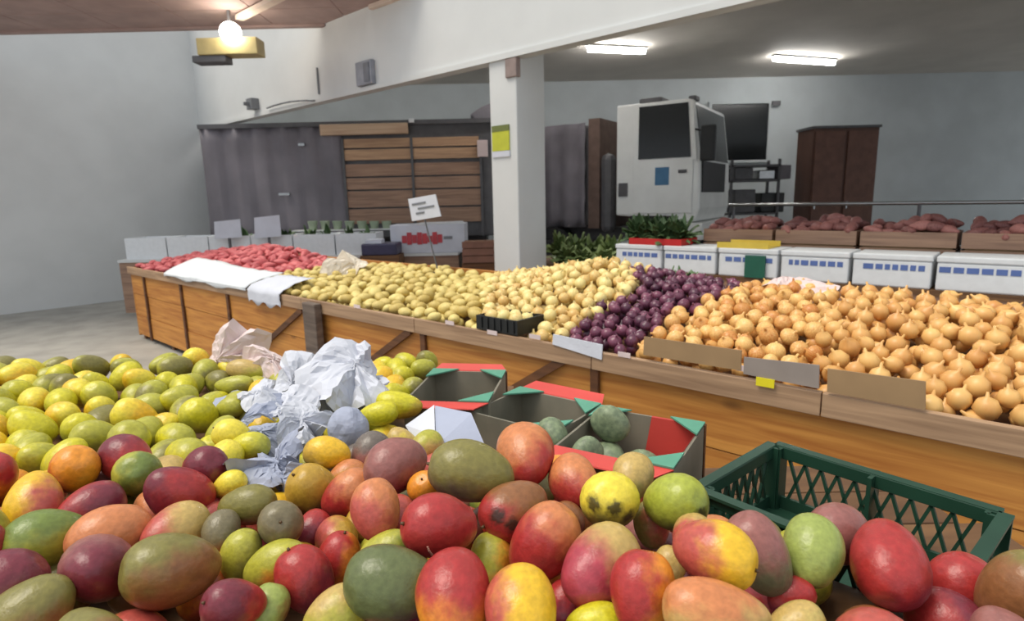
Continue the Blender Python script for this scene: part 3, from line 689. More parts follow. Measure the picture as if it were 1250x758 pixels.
# red tray with greens, yellow card tray
a, b_ = ST(PT(778, 296, TA + .12)), ST(PT(832, 296, TA + .12))
rt = thing('red_tray', 'shallow red plastic tray holding dark greens on foam boxes', 'tray', W((a[0] + b_[0]) / 2, TA + .2, zbx + .001), ROWROT)
hw = (a[0] - b_[0]) / 2 + .04
MB().box(-hw, hw, -.17, .17, 0, .012).build('base', M['red_tray'], rt)
for y in (-.17, .16): MB().box(-hw, hw, y, y + .012, .012, .06).build('long_wall', M['red_tray'], rt)
for x in (-hw, hw - .012): MB().box(x, x + .012, -.158, .16, .012, .06).build('end_wall', M['red_tray'], rt)
TRAY = ((a[0] + b_[0]) / 2, TA + .2, zbx + .06, hw)
a, b_ = ST(PT(880, 303, TA + .12)), ST(PT(942, 303, TA + .12))
yt_ = thing('yellow_tray', 'flat yellow card tray on top of the foam boxes', 'tray', W((a[0] + b_[0]) / 2, TA + .2, zbx + .001), ROWROT)
hw = (a[0] - b_[0]) / 2
MB().box(-hw, hw, -.15, .17, 0, .008).build('base', M['yellow_card'], yt_)
for y in (-.15, .162): MB().box(-hw, hw, y, y + .008, .008, .05).build('long_wall', M['yellow_card'], yt_)
# brown roots in wooden crates behind the foam boxes
GH = {}
for k, sc_ in enumerate((.72, .05, -.62, -1.29)):
    cr = thing('wooden_crate', 'wooden crate of brown roots behind the foam boxes', 'crate', W(sc_, TA + .66, .84), ROWROT, 'wooden crates on the back counter')
    for y in (-.22, .21):
        for i in range(3): MB().box(-.32, .32, y, y + .014, .01 + i * .13, .125 + i * .13).build('slat', M['cargo_wood'], cr)
    for x in (-.32, .306):
        for i in range(3): MB().box(x, x + .014, -.205, .21, .01 + i * .13, .125 + i * .13).build('slat', M['cargo_wood'], cr)
    MB().box(-.305, .305, -.205, .21, .0, .02).build('base', M['cargo_wood'], cr)
    MB().box(-.30, .30, -.2, .2, .02, .34).build('packing', M['card_brown'], cr)
    for i in range(7):
        for j in range(4):
            place('sweet_brown', .042, W(sc_ - .25 + i * .083, TA + .50 + j * .105, 1.215 + .03 * sin(i) + .035 * rr.random() + .05 * (j > 1)), rnd_rot(rr, 'sweet'), ('brownish red root in the crates behind the foam boxes', 'root vegetable', 'brown roots in the wooden crates'))
rl = thing('steel_rail', 'shiny steel rail running above the brown roots', 'rail', W(0, TA + .93, 0), ROWROT)
MB().cyl((-2.0, 0, 1.44), (1.0, 0, 1.44), .016, 10).build('bar', M['steel'], rl, True)
for x in (-1.9, -.62, .95): MB().cyl((x, 0, .84), (x, 0, 1.44), .014, 8).build('stand', M['dark'], rl)
# leafy greens
def leafy(name, c, R, H, m, label, seed, n=46, group='leafy green bunches'):
    r = random.Random(seed); mb = MB()
    for i in range(n):
        az = r.uniform(0, 2 * pi); el = r.uniform(.15, 1.35); L_ = r.uniform(.45, 1.0); wd = r.uniform(.12, .22)
        d = Vector((cos(az) * cos(el), sin(az) * cos(el), sin(el))); sd_ = Vector((-sin(az), cos(az), 0)); up = sd_.cross(d)
        pts = []
        for j in range(5):
            u = j / 4; ctr = Vector((d.x * R, d.y * R, d.z * H)) * L_ * u - Vector((0, 0, .35 * R * u * u)); ww = wd * R * sin(pi * min(1, .12 + u * .85)) * 1.1
            wv = r.uniform(-.04, .04) * R
            pts += [ctr - sd_ * ww + up * (.06 * R + wv), ctr + up * (-.02 * R), ctr + sd_ * ww + up * (.06 * R - wv)]
        fs = []
        for j in range(4):
            k = j * 3; fs += [(k, k + 1, k + 4, k + 3), (k + 1, k + 2, k + 5, k + 4)]
        mb.add([p_ + Vector((0, 0, .05 * H)) for p_ in pts], fs)
    mb.cyl((0, 0, 0), (0, 0, .3 * H), .12 * R, 8)
    return tag(mb.build(name, M[m], None, True, loc=c), label, 'greens', group)
for i, (x, y) in enumerate(((680, 305), (700, 302), (722, 302), (744, 306), (690, 312), (712, 311), (734, 313))):
    s_, _, _ = ST(PT(x, y, TA + .1 + .22 * (i < 4)))
    leafy('leafy_greens', W(s_, TA + .14 + .24 * (i < 4), .845), .24, .42 if i < 4 else .30, 'leaf', 'light leafy green bunch on the counter right behind the column', 30 + i, 90, 'light leafy bunches')
for i, (dx, dy) in enumerate(((-.17, .05), (-.02, -.03), (.14, .05), (.0, .1), (.3, .04))):
    leafy('leafy_greens', W(TRAY[0] + dx, TRAY[1] + dy, TRAY[2] - .045), .22, .36, 'leaf_dark', 'dark leafy green bunch heaped in the red tray', 50 + i, 80, 'dark bunches in the red tray')
for i, (x, y, t_) in enumerate(((808, 330, 1.2), (826, 326, 1.22), (838, 322, 1.24))):
    s_, _, _ = ST(PT(x, y, t_)); leafy('leafy_greens', W(s_, 1.30, .99), .10, .16, 'leaf_dark', 'small dark leafy bunch at the back of the purple onions', 60 + i, 34, 'small bunches behind the onions')

# ------------------------------------------------------------------ far counter, left, with white trays and cartons
fcy = 8.4
fc = thing('far_counter', 'far white topped counter behind the red sweet potatoes', 'counter')
MB().box(-5.6, -.75, fcy, fcy + .9, .78, .82).build('top', M['white_wall'], fc)
MB().box(-5.6, -.75, fcy + .03, fcy + .06, .05, .78).build('front_board', M['cargo_wood'], fc)
for x in (-5.5, -3.2, -.85): MB().box(x - .04, x + .04, fcy + .75, fcy + .83, 0, .78).build('leg', M['brace_wood'], fc)
lab = ['white foam crate at the far end of the far counter', 'white foam crate behind the red heap on far counter', 'white foam crate with dark greens behind the red heap', 'white foam crate of greens next to the carton', 'white foam crate hard against the red lettered carton']
for k in range(6):
    x = -5.2 + k * .60
    fb = thing('foam_crate', lab[min(k, 4)] if k else 'white foam crate beyond all others on the far counter', 'crate', (x, fcy + .3, .82), 0, 'foam crates on the far counter')
    MB().box(-.29, .29, -.25, .25, 0, .03).build('base', M['foam'], fb)
    for y in (-.25, .22): MB().box(-.29, .29, y, y + .03, .03, .3).build('long_wall', M['foam'], fb)
    for xx in (-.29, .26): MB().box(xx, xx + .03, -.22, .22, .03, .3).build('end_wall', M['foam'], fb)
    if k > 1:
        for i in range(2): leafy('leafy_greens', (x - .13 + i * .26, fcy + .3, .99), .2, .34, 'leaf_dark', 'dark green bunch in the foam crates on far counter', 80 + k * 3 + i, 30, 'bunches in the far foam crates')
for k in range(7):
    p = PY(382 + k * 15, 275, fcy + .72)
    pn = tag(lathe([(.055, 0), (.075, .13), (.08, .135), (.07, .13)], 12).build('punnet', M['punnet'], None, True, loc=(p.x, fcy + .72, p.z - .07)), 'pale green tub in the row on the rear shelf', 'tub', 'pale tubs on the rear shelf')
p = PY(382, 275, fcy + .72)
rs = thing('rear_shelf', 'narrow shelf with pale green tubs above the far crates', 'shelf')
MB().box(p.x - .3, -1.5, fcy + .62, fcy + .82, p.z - .09, p.z - .07).build('board', M['white_wall'], rs)
for x in (p.x - .25, -1.55): MB().box(x - .02, x + .02, fcy + .70, fcy + .74, .82, p.z - .09).build('support', M['dark'], rs)
# carton with red lettering
a, b_ = PY(476, 280, fcy + .02), PY(567, 272, fcy + .02)
ctn = thing('white_carton', 'big white carton with a red printed band on far counter', 'carton', (0, 0, 0))
zt_ = PY(520, 274, fcy).z
MB().box(a.x, b_.x, fcy + .01, fcy + .6, .82, zt_).build('body', M['paper'], ctn, bevel=.01)
MB().slab([(a.x + .3, fcy + .01, zt_), (b_.x, fcy + .01, zt_), (b_.x - .02, fcy + .0, zt_ + .04), (a.x + .45, fcy + .0, zt_ + .03)], (0, .01, 0)).build('flap', M['foam'], ctn)
r0, r1 = PY(491, 299, fcy), PY(540, 283, fcy)
L_ = (r1.x - r0.x)
hs_ = [.75, 1, .8, 1, .9, .7, 1, .8]
for k in range(8):
    x = r0.x + k * L_ / 8; MB().box(x, x + L_ / 8 * .93, fcy, fcy + .009, r0.z + (1 - hs_[k]) * .1, r0.z + (r1.z - r0.z) * hs_[k]).build('red_letter', M['print_red'], ctn)
for (x, y, w_) in ((547, 290, .12), (484, 312, .14)):
    p = PY(x, y, fcy); MB().box(p.x - w_ / 2, p.x + w_ / 2, fcy, fcy + .009, p.z - .02, p.z + .02).build('print_line', M['print'], ctn)
# cards on the far counter
for (x0, y0_, x1, y1_, nm, lb) in ((311, 291, 341, 265, 'blank_card', 'pale grey card standing above the red sweet potatoes'), (262, 292, 293, 270, 'blank_card', 'white card at the far end behind the red heap')):
    a, b_ = PY(x0, y0_, fcy - .06), PY(x1, y1_, fcy - .06)
    cc = thing('price_card', lb, 'card')
    MB().slab([(a.x, fcy - .06, a.z), (b_.x, fcy - .06, a.z + .02), (b_.x, fcy - .06, b_.z + .03), (a.x + .02, fcy - .06, b_.z)], (0, .012, 0)).build('card', M['paper'], cc)
    MB().box((a.x + b_.x) / 2 - .012, (a.x + b_.x) / 2 + .012, fcy - .048, fcy - .0, .78, a.z + .1).build('stick', M['dark'], cc)
p = PY(462, 312, 7.9)
db = thing('dark_crate', 'dark blue crate standing beside the white carton', 'crate', (p.x, 8.15, 0))
MB().box(-.26, .26, -.2, .2, 0, .84).build('stand', M['table_wood'], db); MB().box(-.24, .24, -.2, .2, .841, 1.0).build('body', mat('navy_plastic', (58, 56, 84), .5), db, bevel=.02)
MB().box(-.2, .02, -.12, .1, 1.0, 1.05).build('paper', M['paper'], db)
# brown stack next to the column, beyond the potatoes
p = PY(586, 318, 7.35)
bs = thing('crate_stack', 'brown wooden crate on a stand beside the column foot', 'crate', (p.x, 7.45, 0))
MB().box(-.22, .2, -.2, .2, 0, .78).build('stand', M['brace_wood'], bs)
for i in range(3): MB().box(-.21, .19, -.21, -.19, .79 + i * .09, .87 + i * .09).build('slat', mat('reddish_slat', (122, 84, 70), .7), bs)
MB().box(-.2, .18, -.188, .19, .781, 1.04).build('box', M['brace_wood'], bs)

# ------------------------------------------------------------------ foreground table
ZT = .84
ft = thing('display_table', 'wooden display table under the foreground mangoes', 'table')
for k in range(8): MB().box(-2.8, 1.02 - .06 * max(0, k - 5), .30 + k * .145, .30 + k * .145 + .14, ZT - .04, ZT).build('board', M['table_wood'], ft, bevel=.003)
for x in (-2.7, -.9, .92):
    for y in (.36, 1.4): MB().box(x - .04, x + .04, y - .04, y + .04, 0, ZT - .04).build('leg', M['brace_wood'], ft)
bt = thing('rear_table', 'wooden table behind under the boxes and yellow mangoes', 'table')
for k in range(5): MB().box(-2.8, (.27, .2, .08, .03, 0)[k], 1.47 + k * .145, 1.47 + k * .145 + .14, ZT - .04, ZT).build('board', M['table_wood'], bt, bevel=.003)
for x in (-2.7, -1.2, -.07):
    for y in (1.53, 2.12): MB().box(x - .04, x + .04, y - .04, y + .04, 0, ZT - .04).build('leg', M['brace_wood'], bt)
ZR = .935
def inpoly(x, y, P):
    c = False; n = len(P)
    for i in range(n):
        (x0, y0_), (x1, y1_) = P[i], P[(i + 1) % n]
        if (y0_ > y) != (y1_ > y) and x < (x1 - x0) * (y - y0_) / (y1_ - y0_) + x0: c = not c
    return c
RISER = [(-2.7, .34), (1.0, .34), (1.0, .60), (.62, .75), (.31, 1.03), (.05, 1.15), (-2.7, 1.15)]
ri = tag(MB().prism(RISER, ZT + .001, ZR).build('riser', M['table_wood']), 'low wooden riser hidden beneath the red mangoes', 'riser')
RIS2 = [(-2.7, 1.17), (-.30, 1.17), (-.30, 2.1), (-2.7, 2.1)]
tag(MB().prism(RIS2, ZT + .001, ZR - .01).build('riser', M['table_wood']), 'low wooden riser beneath the yellow mangoes and wrapping paper', 'riser')

# ------------------------------------------------------------------ mangoes
RHO = 1.28
def mango_mesh(seed):
    r = random.Random(seed); mb = MB(); nu, nv = 22, 22
    cv = r.uniform(.05, .14); full = r.uniform(.08, .17); bk_ = r.uniform(.03, .09); fl_ = r.uniform(.9, .97)
    for i in range(nu + 1):
        th = pi * i / nu; c = cos(th); x = RHO * c; rad = sin(th) ** .93 * (1 + full * c - .05 * c * c) if 0 < i < nu else 0
        x -= .09 * math.exp(-(th / .22) ** 2)
        for j in range(nv):
            ph = 2 * pi * j / nv; y = rad * cos(ph); z = rad * sin(ph) * fl_
            y += cv * (1 - c * c) - cv * .6 + bk_ * math.exp(-((th - 2.5) / .3) ** 2) * (cos(ph) > 0) * cos(ph)
            mb.v.append((x, y, z))
    for i in range(nu):
        for j in range(nv):
            mb.f.append((i * nv + j, (i + 1) * nv + j, (i + 1) * nv + (j + 1) % nv, i * nv + (j + 1) % nv))
    return mb.mesh('mango', M['mango'], True)
MM = [mango_mesh(k) for k in range(5)]
def SURF(k, d):              # point of a mango's skin in direction d
    return max((v.co for v in MM[k].vertices), key=lambda c: c.normalized().dot(d)).length * d * .985
stem_me = MB().cyl((RHO - .1, -.03, 0), (RHO + .03, -.035, .02), .07, 8, .045).mesh('stem', M['stem'], True)
C = dict(G=(112, 128, 58), OG=(128, 120, 62), GG=(122, 112, 84), Y=(230, 184, 44), YG=(176, 172, 62), R=(168, 50, 48), P=(184, 84, 74), PU=(118, 44, 56), O=(228, 146, 46),
         PE=(204, 128, 80), MV=(150, 96, 90), LG=(152, 164, 84), TA=(194, 164, 96), BR=(140, 92, 56), OY=(186, 148, 54), YY=(206, 196, 40), MG=(110, 100, 92), DG=(98, 106, 64), LY=(232, 212, 70))
ER, EU, EB = CR @ Vector((1, 0, 0)), CR @ Vector((0, 1, 0)), CR @ Vector((0, 0, 1))    # picture right, up, towards the viewer
mcount = [0]
def mango(loc, b, ratio, ang, flip, base, blush, bd, cover, label, group=None, spots=0, bruises=[], stem=True):
    """b: short half size (m); ratio: long/short as seen; ang: direction of the stem end as seen"""
    rho = max(RHO, ratio); c2_ = max(0, min(1, (ratio * ratio - 1) / (rho * rho - 1))); cphi = sqrt(c2_); sphi = sqrt(1 - c2_) * flip
    th = radians(ang); ax = (ER * cos(th) + EU * sin(th)) * cphi + EB * sphi; ax.normalize()
    ay = (EU * cos(th) - ER * sin(th)); ay = (ay - ax * ay.dot(ax)).normalized(); az = ax.cross(ay)
    k = mcount[0]; mcount[0] += 1
    if k % 2: ay = -ay; az = -az
    R_ = Matrix((ax, ay, az)).transposed()
    o = bpy.data.objects.new('mango', MM[k % 5]); COL.objects.link(o)
    o.matrix_world = Matrix.Translation(loc) @ R_.to_4x4() @ Matrix.Diagonal((b * rho / RHO, b, b, 1))
    d = (ER * bd[0] + EU * bd[1] + EB * bd[2]).normalized(); dl = R_.transposed() @ d
    o['base'] = list(lin(C[base])) if isinstance(base, str) else list(lin(base)); o['blush'] = list(lin(C[blush])) if isinstance(blush, str) else list(lin(blush))
    for nm_, sp_ in zip(('bruise_a', 'bruise_b', 'bruise_c'), (bruises + [(9, 9)] * 3)[:3]):
        v_ = Vector((9, 9, 9)) if sp_[0] == 9 else R_.transposed() @ (ER * sp_[0] + EU * sp_[1] + EB * sqrt(max(0, 1 - sp_[0] ** 2 - sp_[1] ** 2)))
        if sp_[0] != 9: v_ = Vector((v_.x * rho, v_.y, v_.z)).normalized()
        o[nm_] = list(v_)
    o['bdir'] = list(dl); o['cover'] = float(cover); o['spots'] = float(spots)
    tag(o, label, 'mango', group)
    if 'scar near' in label:
        sm_ = MB(); pl = []
        for k_ in range(7):
            u_, v_ = -.16 + .012 * k_, -.30 - .06 * k_; q_ = R_.transposed() @ (ER * u_ + EU * v_ + EB * sqrt(1 - u_ * u_ - v_ * v_)); q_ = Vector((q_.x * rho, q_.y, q_.z)).normalized()
            pl.append(SURF(k % 5, q_))
        for q0, q1 in zip(pl, pl[1:]): sm_.cyl(q0, q1, .035, 8)
        sm_.build('scar', M['scar'], o, True)['label'] = 'pale scar'
    if stem:
        s = bpy.data.objects.new('stem', stem_me); COL.objects.link(s); s.parent = o
    return o
# x, y, half long px, half short px, stem direction deg, facing (+1 stem towards viewer), base, blush, blush dir, cover, z, label
H = [
 (286, 738, 36, 31, 150, 1, 'R', 'PU', (-.3, .2, .4), .1, 1.05, 'dark purple red mango at the bottom corner below the yellow-green one'),
 (327, 744, 29, 24, 80, -1, 'LG', 'BR', (1, -.4, 0), -.75, 1.04, 'green mango with a brownish side at the bottom beside purple ones'),
 (337, 690, 42, 27, 20, -1, 'YG', 'O', (.6, -.8, .2), -.25, 1.05, 'yellow-green mango with an orange underside below the grey olive one'),
 (373, 708, 44, 33, 118, 1, 'R', 'PU', (.7, -.7, 0), -.1, 1.06, 'deep red purple mango leaning up against the small red-orange one'),
 (294, 678, 33, 24, 75, -1, 'YG', 'OG', (1, -.3, 0), -.4, 1.04, 'yellow-green upright mango at the pile edge below the olive one'),
 (342, 638, 30, 28, 40, 1, 'GG', 'BR', (.3, -1, 0), -.6, 1.06, 'dull grey olive mango with a flat rounded top'),
 (302, 617, 36, 24, 8, -1, 'OG', 'MV', (0, -1, 0), -.45, 1.05, 'olive green mango lying sideways beside the grey wrapping paper'),
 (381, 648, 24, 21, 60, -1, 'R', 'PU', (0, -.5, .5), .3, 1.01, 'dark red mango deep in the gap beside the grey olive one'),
 (412, 660, 29, 26, 150, -1, 'OY', 'P', (-1, .2, .2), -.2, 1.03, 'peach and yellow mango tucked behind the small red-orange one'),
 (412, 687, 39, 27, 75, 1, 'O', 'R', (-.8, .5, .3), .15, 1.07, 'small upright mango red on one side and orange on the other'),
 (384, 598, 35, 29, 130, 1, 'OY', 'BR', (.2, -1, 0), -.4, 1.06, 'olive yellow mango tapering downward below the bright yellow one'),
 (425, 603, 36, 27, 35, -1, 'PE', 'R', (-.7, -.6, .2), .1, 1.06, 'red mango with a peach shoulder beside the peach pink one'),
 (424, 583, 25, 20, 20, -1, 'OY', 'PE', (0, 1, 0), -.3, 1.03, 'yellowish peach mango half hidden behind the red one'),
 (399, 553, 29, 20, 175, 1, 'Y', 'OY', (-1, -.6, 0), -.2, 1.06, 'bright yellow mango with a brown stem scar beside wrapping paper'),
 (459, 622, 37, 30, 110, -1, 'PE', 'P', (-.3, -.3, .6), -.1, 1.08, 'smooth peach pink mango standing upright in the middle of the pile'),
 (484, 568, 38, 33, 200, 1, 'MV', 'PU', (.3, -1, 0), -.35, 1.09, 'round mauve brown mango behind the peach pink one'),
 (452, 553, 27, 22, 60, -1, 'MV', 'MG', (0, .5, 0), .0, 1.04, 'purple grey mango half hidden behind the mauve brown one'),
 (472, 672, 33, 24, 15, -1, 'G', 'YG', (-.5, .8, 0), -.2, 1.05, 'plain green mango tucked between peach pink and large green ones'),
 (479, 712, 60, 45, 172, 1, 'DG', (70, 52, 60), (.2, -1, 0), -.5, 1.075, 'large dark green mango lying sideways at the bottom of the pile'),
 (410, 750, 40, 32, 30, -1, 'YG', 'TA', (-.4, .8, .2), -.4, 1.03, 'yellow-green mango cut by the bottom edge below the red purple one'),
 (487, 637, 31, 26, 120, -1, 'P', 'R', (0, -.8, .2), -.1, 1.05, 'rosy pink mango half behind the big red one'),
 (537, 642, 47, 38, 165, 1, 'P', 'R', (-.1, .2, .6), .45, 1.10, 'big red mango with a white scar near its lower edge'),
 (520, 597, 24, 21, 100, 1, 'O', 'OY', (.5, -.5, 0), -.2, 1.06, 'small orange mango peeping out under the large olive green one'),
 (575, 576, 54, 37, 168, 1, 'OG', (96, 78, 72), (-.5, -1, 0), -.4, 1.12, 'large olive green mango lying sideways on top of the pile'),
 (554, 728, 52, 46, 100, -1, 'O', 'R', (.1, 1, .1), .1, 1.08, 'large mango with red top and golden yellow underside'),
 (598, 684, 31, 26, 80, -1, 'YG', 'O', (1, -.2, 0), -.3, 1.03, 'yellow-green mango in the dark gap below the red one'),
 (628, 623, 44, 36, 200, 1, 'BR', 'R', (-.6, -.6, .2), -.05, 1.08, 'russet brown mango with dark blotches beside the big red one'),
 (641, 555, 38, 35, 110, -1, 'PE', 'R', (.6, -.7, .2), .0, 1.10, 'red mango with a peach shoulder beside the large olive one'),
 (637, 746, 50, 44, 100, -1, 'Y', 'P', (-1, -.1, .1), -.2, 1.08, 'bright yellow-orange mango with a pink side at the bottom edge'),
 (664, 662, 52, 40, 55, -1, 'PE', 'R', (-.7, -.4, .4), .25, 1.075, 'shiny red mango with a tan shoulder beside the russet one'),
 (702, 588, 33, 30, 130, -1, 'PE', 'R', (-.1, -.8, .3), .1, 1.07, 'orange red mango behind the spotted yellow one'),
 (743, 612, 39, 36, 100, 1, 'LY', 'OG', (0, -1, .1), -.1, 1.10, 'yellow mango with black spots on its face'),
 (773, 582, 29, 25, 60, -1, 'TA', 'OG', (.3, -.8, .3), -.2, 1.07, 'tan olive mango behind the spotted yellow one'),
 (823, 613, 39, 35, 40, 1, (164, 172, 64), 'G', (.5, -.7, 0), -.05, 1.095, 'lime green mango with a dark spot beside the green crate'),
 (796, 640, 30, 22, 95, -1, 'OG', 'P', (.3, .2, .8), -.45, 1.06, 'olive mango with a red patch below the lime green one'),
 (733, 692, 54, 46, 25, -1, 'TA', (168, 62, 74), (-.7, -.5, .4), .25, 1.10, 'large purplish red mango with a tan shoulder and shiny highlight'),
 (784, 722, 49, 39, 80, -1, 'O', 'R', (-.9, .2, .2), .15, 1.10, 'red mango with an orange side cut by the bottom edge'),
 (815, 693, 27, 20, 70, -1, 'TA', 'OY', (0, -1, 0), -.1, 1.06, 'tan yellow mango squeezed between two red ones'),
 (872, 676, 48, 40, 350, 1, 'Y', 'P', (-1, .1, .1), -.15, 1.13, 'vivid yellow mango blushing pink toward one end'),
 (848, 660, 31, 28, 60, -1, 'TA', 'P', (-.5, .2, .5), -.3, 1.08, 'peach mango half hidden behind the vivid yellow one'),
 (927, 677, 55, 36, 118, -1, (110, 112, 84), 'MV', (-.3, 1, .2), .0, 1.10, 'grey green mango with a mauve top beside the vivid yellow one'),
 (992, 672, 42, 35, 60, -1, 'LG', 'G', (.6, -.7, 0), -.2, 1.09, 'pale green mango at the pile end in front of the crate'),
 (874, 750, 67, 42, 170, -1, 'TA', 'PE', (-.1, 1, .1), -.2, 1.11, 'large tan mango with an orange top at the bottom edge'),
 (726, 760, 36, 24, 10, -1, 'YY', 'OG', (0, -1, 0), -.3, 1.05, 'yellow-green mango mostly cut off between two large red ones'),
 (966, 728, 30, 22, 20, -1, 'PU', 'R', (0, .6, .4), .1, 1.05, 'dark red mango in the gap beside the grey green one'),
 (972, 764, 36, 28, 20, -1, 'LG', 'TA', (-.3, .8, .2), -.3, 1.07, 'light green mango at the bottom edge beside the large tan one'),
 (520, 545, 22, 18, 30, -1, 'TA', 'YG', (0, .5, 0), -.3, 1.03, 'small tan mango behind under the white paper sheet'),
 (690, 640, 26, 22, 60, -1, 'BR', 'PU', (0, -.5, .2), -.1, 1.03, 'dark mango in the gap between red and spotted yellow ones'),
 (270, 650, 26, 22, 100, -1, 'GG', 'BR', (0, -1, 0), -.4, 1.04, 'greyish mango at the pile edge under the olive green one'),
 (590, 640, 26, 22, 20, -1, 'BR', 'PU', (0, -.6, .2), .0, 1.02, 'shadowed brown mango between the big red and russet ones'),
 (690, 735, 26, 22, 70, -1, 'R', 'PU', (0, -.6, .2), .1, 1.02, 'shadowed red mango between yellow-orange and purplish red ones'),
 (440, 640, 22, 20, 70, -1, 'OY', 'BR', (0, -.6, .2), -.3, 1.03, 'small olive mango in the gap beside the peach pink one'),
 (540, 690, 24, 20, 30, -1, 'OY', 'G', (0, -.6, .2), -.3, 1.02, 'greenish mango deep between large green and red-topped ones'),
 # yellow fruit at the back
 (284, 532, 24, 19, 150, 1, 'LY', 'Y', (0, -1, 0), -.3, 1.04, 'yellow mango at the edge next to the crumpled white paper'),
 (304, 546, 26, 18, 10, -1, 'YY', 'YG', (.9, -.2, 0), -.2, 1.05, 'lemon green mango with a dark tip beside bluish paper'),
 (274, 560, 22, 20, 80, -1, 'YY', 'LY', (0, 1, 0), -.3, 1.03, 'yellow mango at the edge beneath the lemon green one'),
 (280, 592, 22, 16, 30, -1, 'LY', 'OY', (0, -1, 0), -.3, 1.04, 'yellow mango lying above the olive green sideways one'),
 (286, 470, 24, 12, 4, -1, 'YG', 'OG', (.5, -.8, 0), -.3, 1.00, 'yellow-green mango lying flat near the bin behind'),
 (282, 498, 20, 14, 20, -1, 'YG', 'OG', (0, -1, 0), -.3, 1.00, 'olive yellow mango under the crumpled papers at the edge'),
 (300, 452, 24, 13, 170, -1, 'TA', 'YG', (.4, -.6, 0), -.2, 1.01, 'pale tan mango behind the flat yellow-green one'),
 (487, 494, 29, 17, 172, -1, 'YY', 'OY', (.5, -.8, 0), -.4, 1.03, 'long yellow mango beside the large white tissue'),
 (462, 505, 25, 15, 10, -1, 'YY', 'YG', (-.4, -.8, 0), -.4, 1.04, 'greenish yellow mango in front of the long yellow one'),
 (492, 540, 22, 16, 150, -1, 'LY', 'TA', (0, 1, 0), -.3, 1.02, 'cream yellow mango half under the white paper sheet'),
 (432, 562, 24, 18, 40, -1, 'OY', 'MG', (0, .5, 0), -.4, 1.01, 'dull yellow mango behind the bright yellow scarred one'),
]
RNG = random.Random(11)
heroes = []
for row in H:
    x, y, la, sb, ang, fp, ba, bl, bd, cv, z, lb = row
    p = PZ(x, y, z); q = CR.transposed() @ (p - cam.location); dep = -q.z
    heroes.append([p, dep, row])
# keep each fruit on its line of sight but push the rear one of an overlapping pair back until they just touch
for it in range(60):
    moved = False
    for i in range(len(heroes)):
        for j in range(i + 1, len(heroes)):
            a, b = heroes[i], heroes[j]
            ra = a[1] * (a[2][3] * .72 + a[2][2] * .28) / FPX; rb = b[1] * (b[2][3] * .72 + b[2][2] * .28) / FPX
            gap = (a[0] - b[0]).length - .93 * (ra + rb)
            if gap < -.001:
                r_ = b if b[1] >= a[1] else a; f_ = a if r_ is b else b
                dirv = (r_[0] - cam.location).normalized(); st_ = min(.006, -gap)
                r_[0] = r_[0] + dirv * st_ * .75; f_[0] = f_[0] - (f_[0] - cam.location).normalized() * st_ * .25
                for h_ in (r_, f_): h_[1] = -(CR.transposed() @ (h_[0] - cam.location)).z
                moved = True
    if not moved: break
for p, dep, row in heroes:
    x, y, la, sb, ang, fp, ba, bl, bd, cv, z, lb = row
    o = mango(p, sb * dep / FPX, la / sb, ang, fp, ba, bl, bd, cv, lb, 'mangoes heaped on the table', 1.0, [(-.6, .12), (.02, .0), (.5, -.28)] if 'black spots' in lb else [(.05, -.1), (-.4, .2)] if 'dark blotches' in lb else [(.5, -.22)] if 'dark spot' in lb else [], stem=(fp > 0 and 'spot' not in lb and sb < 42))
# lower layer and the ends of the pile
pos = [(h[0], h[1] * (h[2][3] * .7 + h[2][2] * .3) / FPX) for h in heroes]
COLS = [('R', 'PU'), ('PE', 'R'), ('O', 'R'), ('YG', 'G'), ('OG', 'BR'), ('Y', 'P'), ('TA', 'P'), ('MV', 'PU')]
def fits(p, r, k=.9):
    return all((p - a).length > k * (r + b) for a, b in pos)
def fill(poly, zlo, zhi, n, r0, r1, cols, info, test, k=.9):
    (xa, xb), (ya, yb) = (min(q[0] for q in poly), max(q[0] for q in poly)), (min(q[1] for q in poly), max(q[1] for q in poly))
    got = 0
    for _ in range(n):
        x, y = RNG.uniform(xa, xb), RNG.uniform(ya, yb)
        if not inpoly(x, y, poly): continue
        r = RNG.uniform(r0, r1); p = Vector((x, y, RNG.uniform(zlo, zhi) + r)); px, py = proj(p)
        if not test(px, py) or not fits(p, r, k): continue
        c = RNG.choice(cols)
        cname = {'R': 'dark red', 'PE': 'peach red', 'O': 'orange red', 'YG': 'yellow-green', 'OG': 'olive', 'Y': 'yellow pink', 'TA': 'tan', 'MV': 'mauve', 'YY': 'lime yellow', 'LY': 'bright yellow'}[c[0]]
        mango(p, r, RNG.uniform(1.05, 1.28), RNG.uniform(0, 360), RNG.choice((-1, 1)), c[0], c[1], (RNG.gauss(0, 1), RNG.gauss(0, 1), .2), RNG.uniform(-.4, .2), cname + ' ' + info[0], info[1], stem=False)
        pos.append((p, r)); got += 1
        if got > 110: break
    return got
fill(RISER, ZR, ZR + .012, 4000, .036, .044, COLS, ('mango in the shadowed lower layer beneath the top mangoes', 'mangoes in the lower layer'), lambda x, y: 258 < x < 1010 and 520 < y < 830)
fill(RIS2, ZR - .01, ZR, 1500, .036, .042, [('YY', 'YG'), ('LY', 'Y'), ('YG', 'OG')], ('mango in the lower layer beneath the wrapping paper', 'yellow mangoes under the paper'), lambda x, y: 258 < x < 560 and y > 415)
fill(RISER, ZR, ZR + .015, 4000, .040, .050, COLS, ('mango farther along the near pile', 'mangoes farther along the pile'), lambda x, y: (-90 < x < 262 or 1006 < x < 1330) and y < 840)
fill(RISER, ZR + .06, ZR + .075, 4000, .042, .050, COLS, ('mango farther along the near pile', 'mangoes farther along the pile'), lambda x, y: (-90 < x < 250 or 1018 < x < 1330) and y < 840)
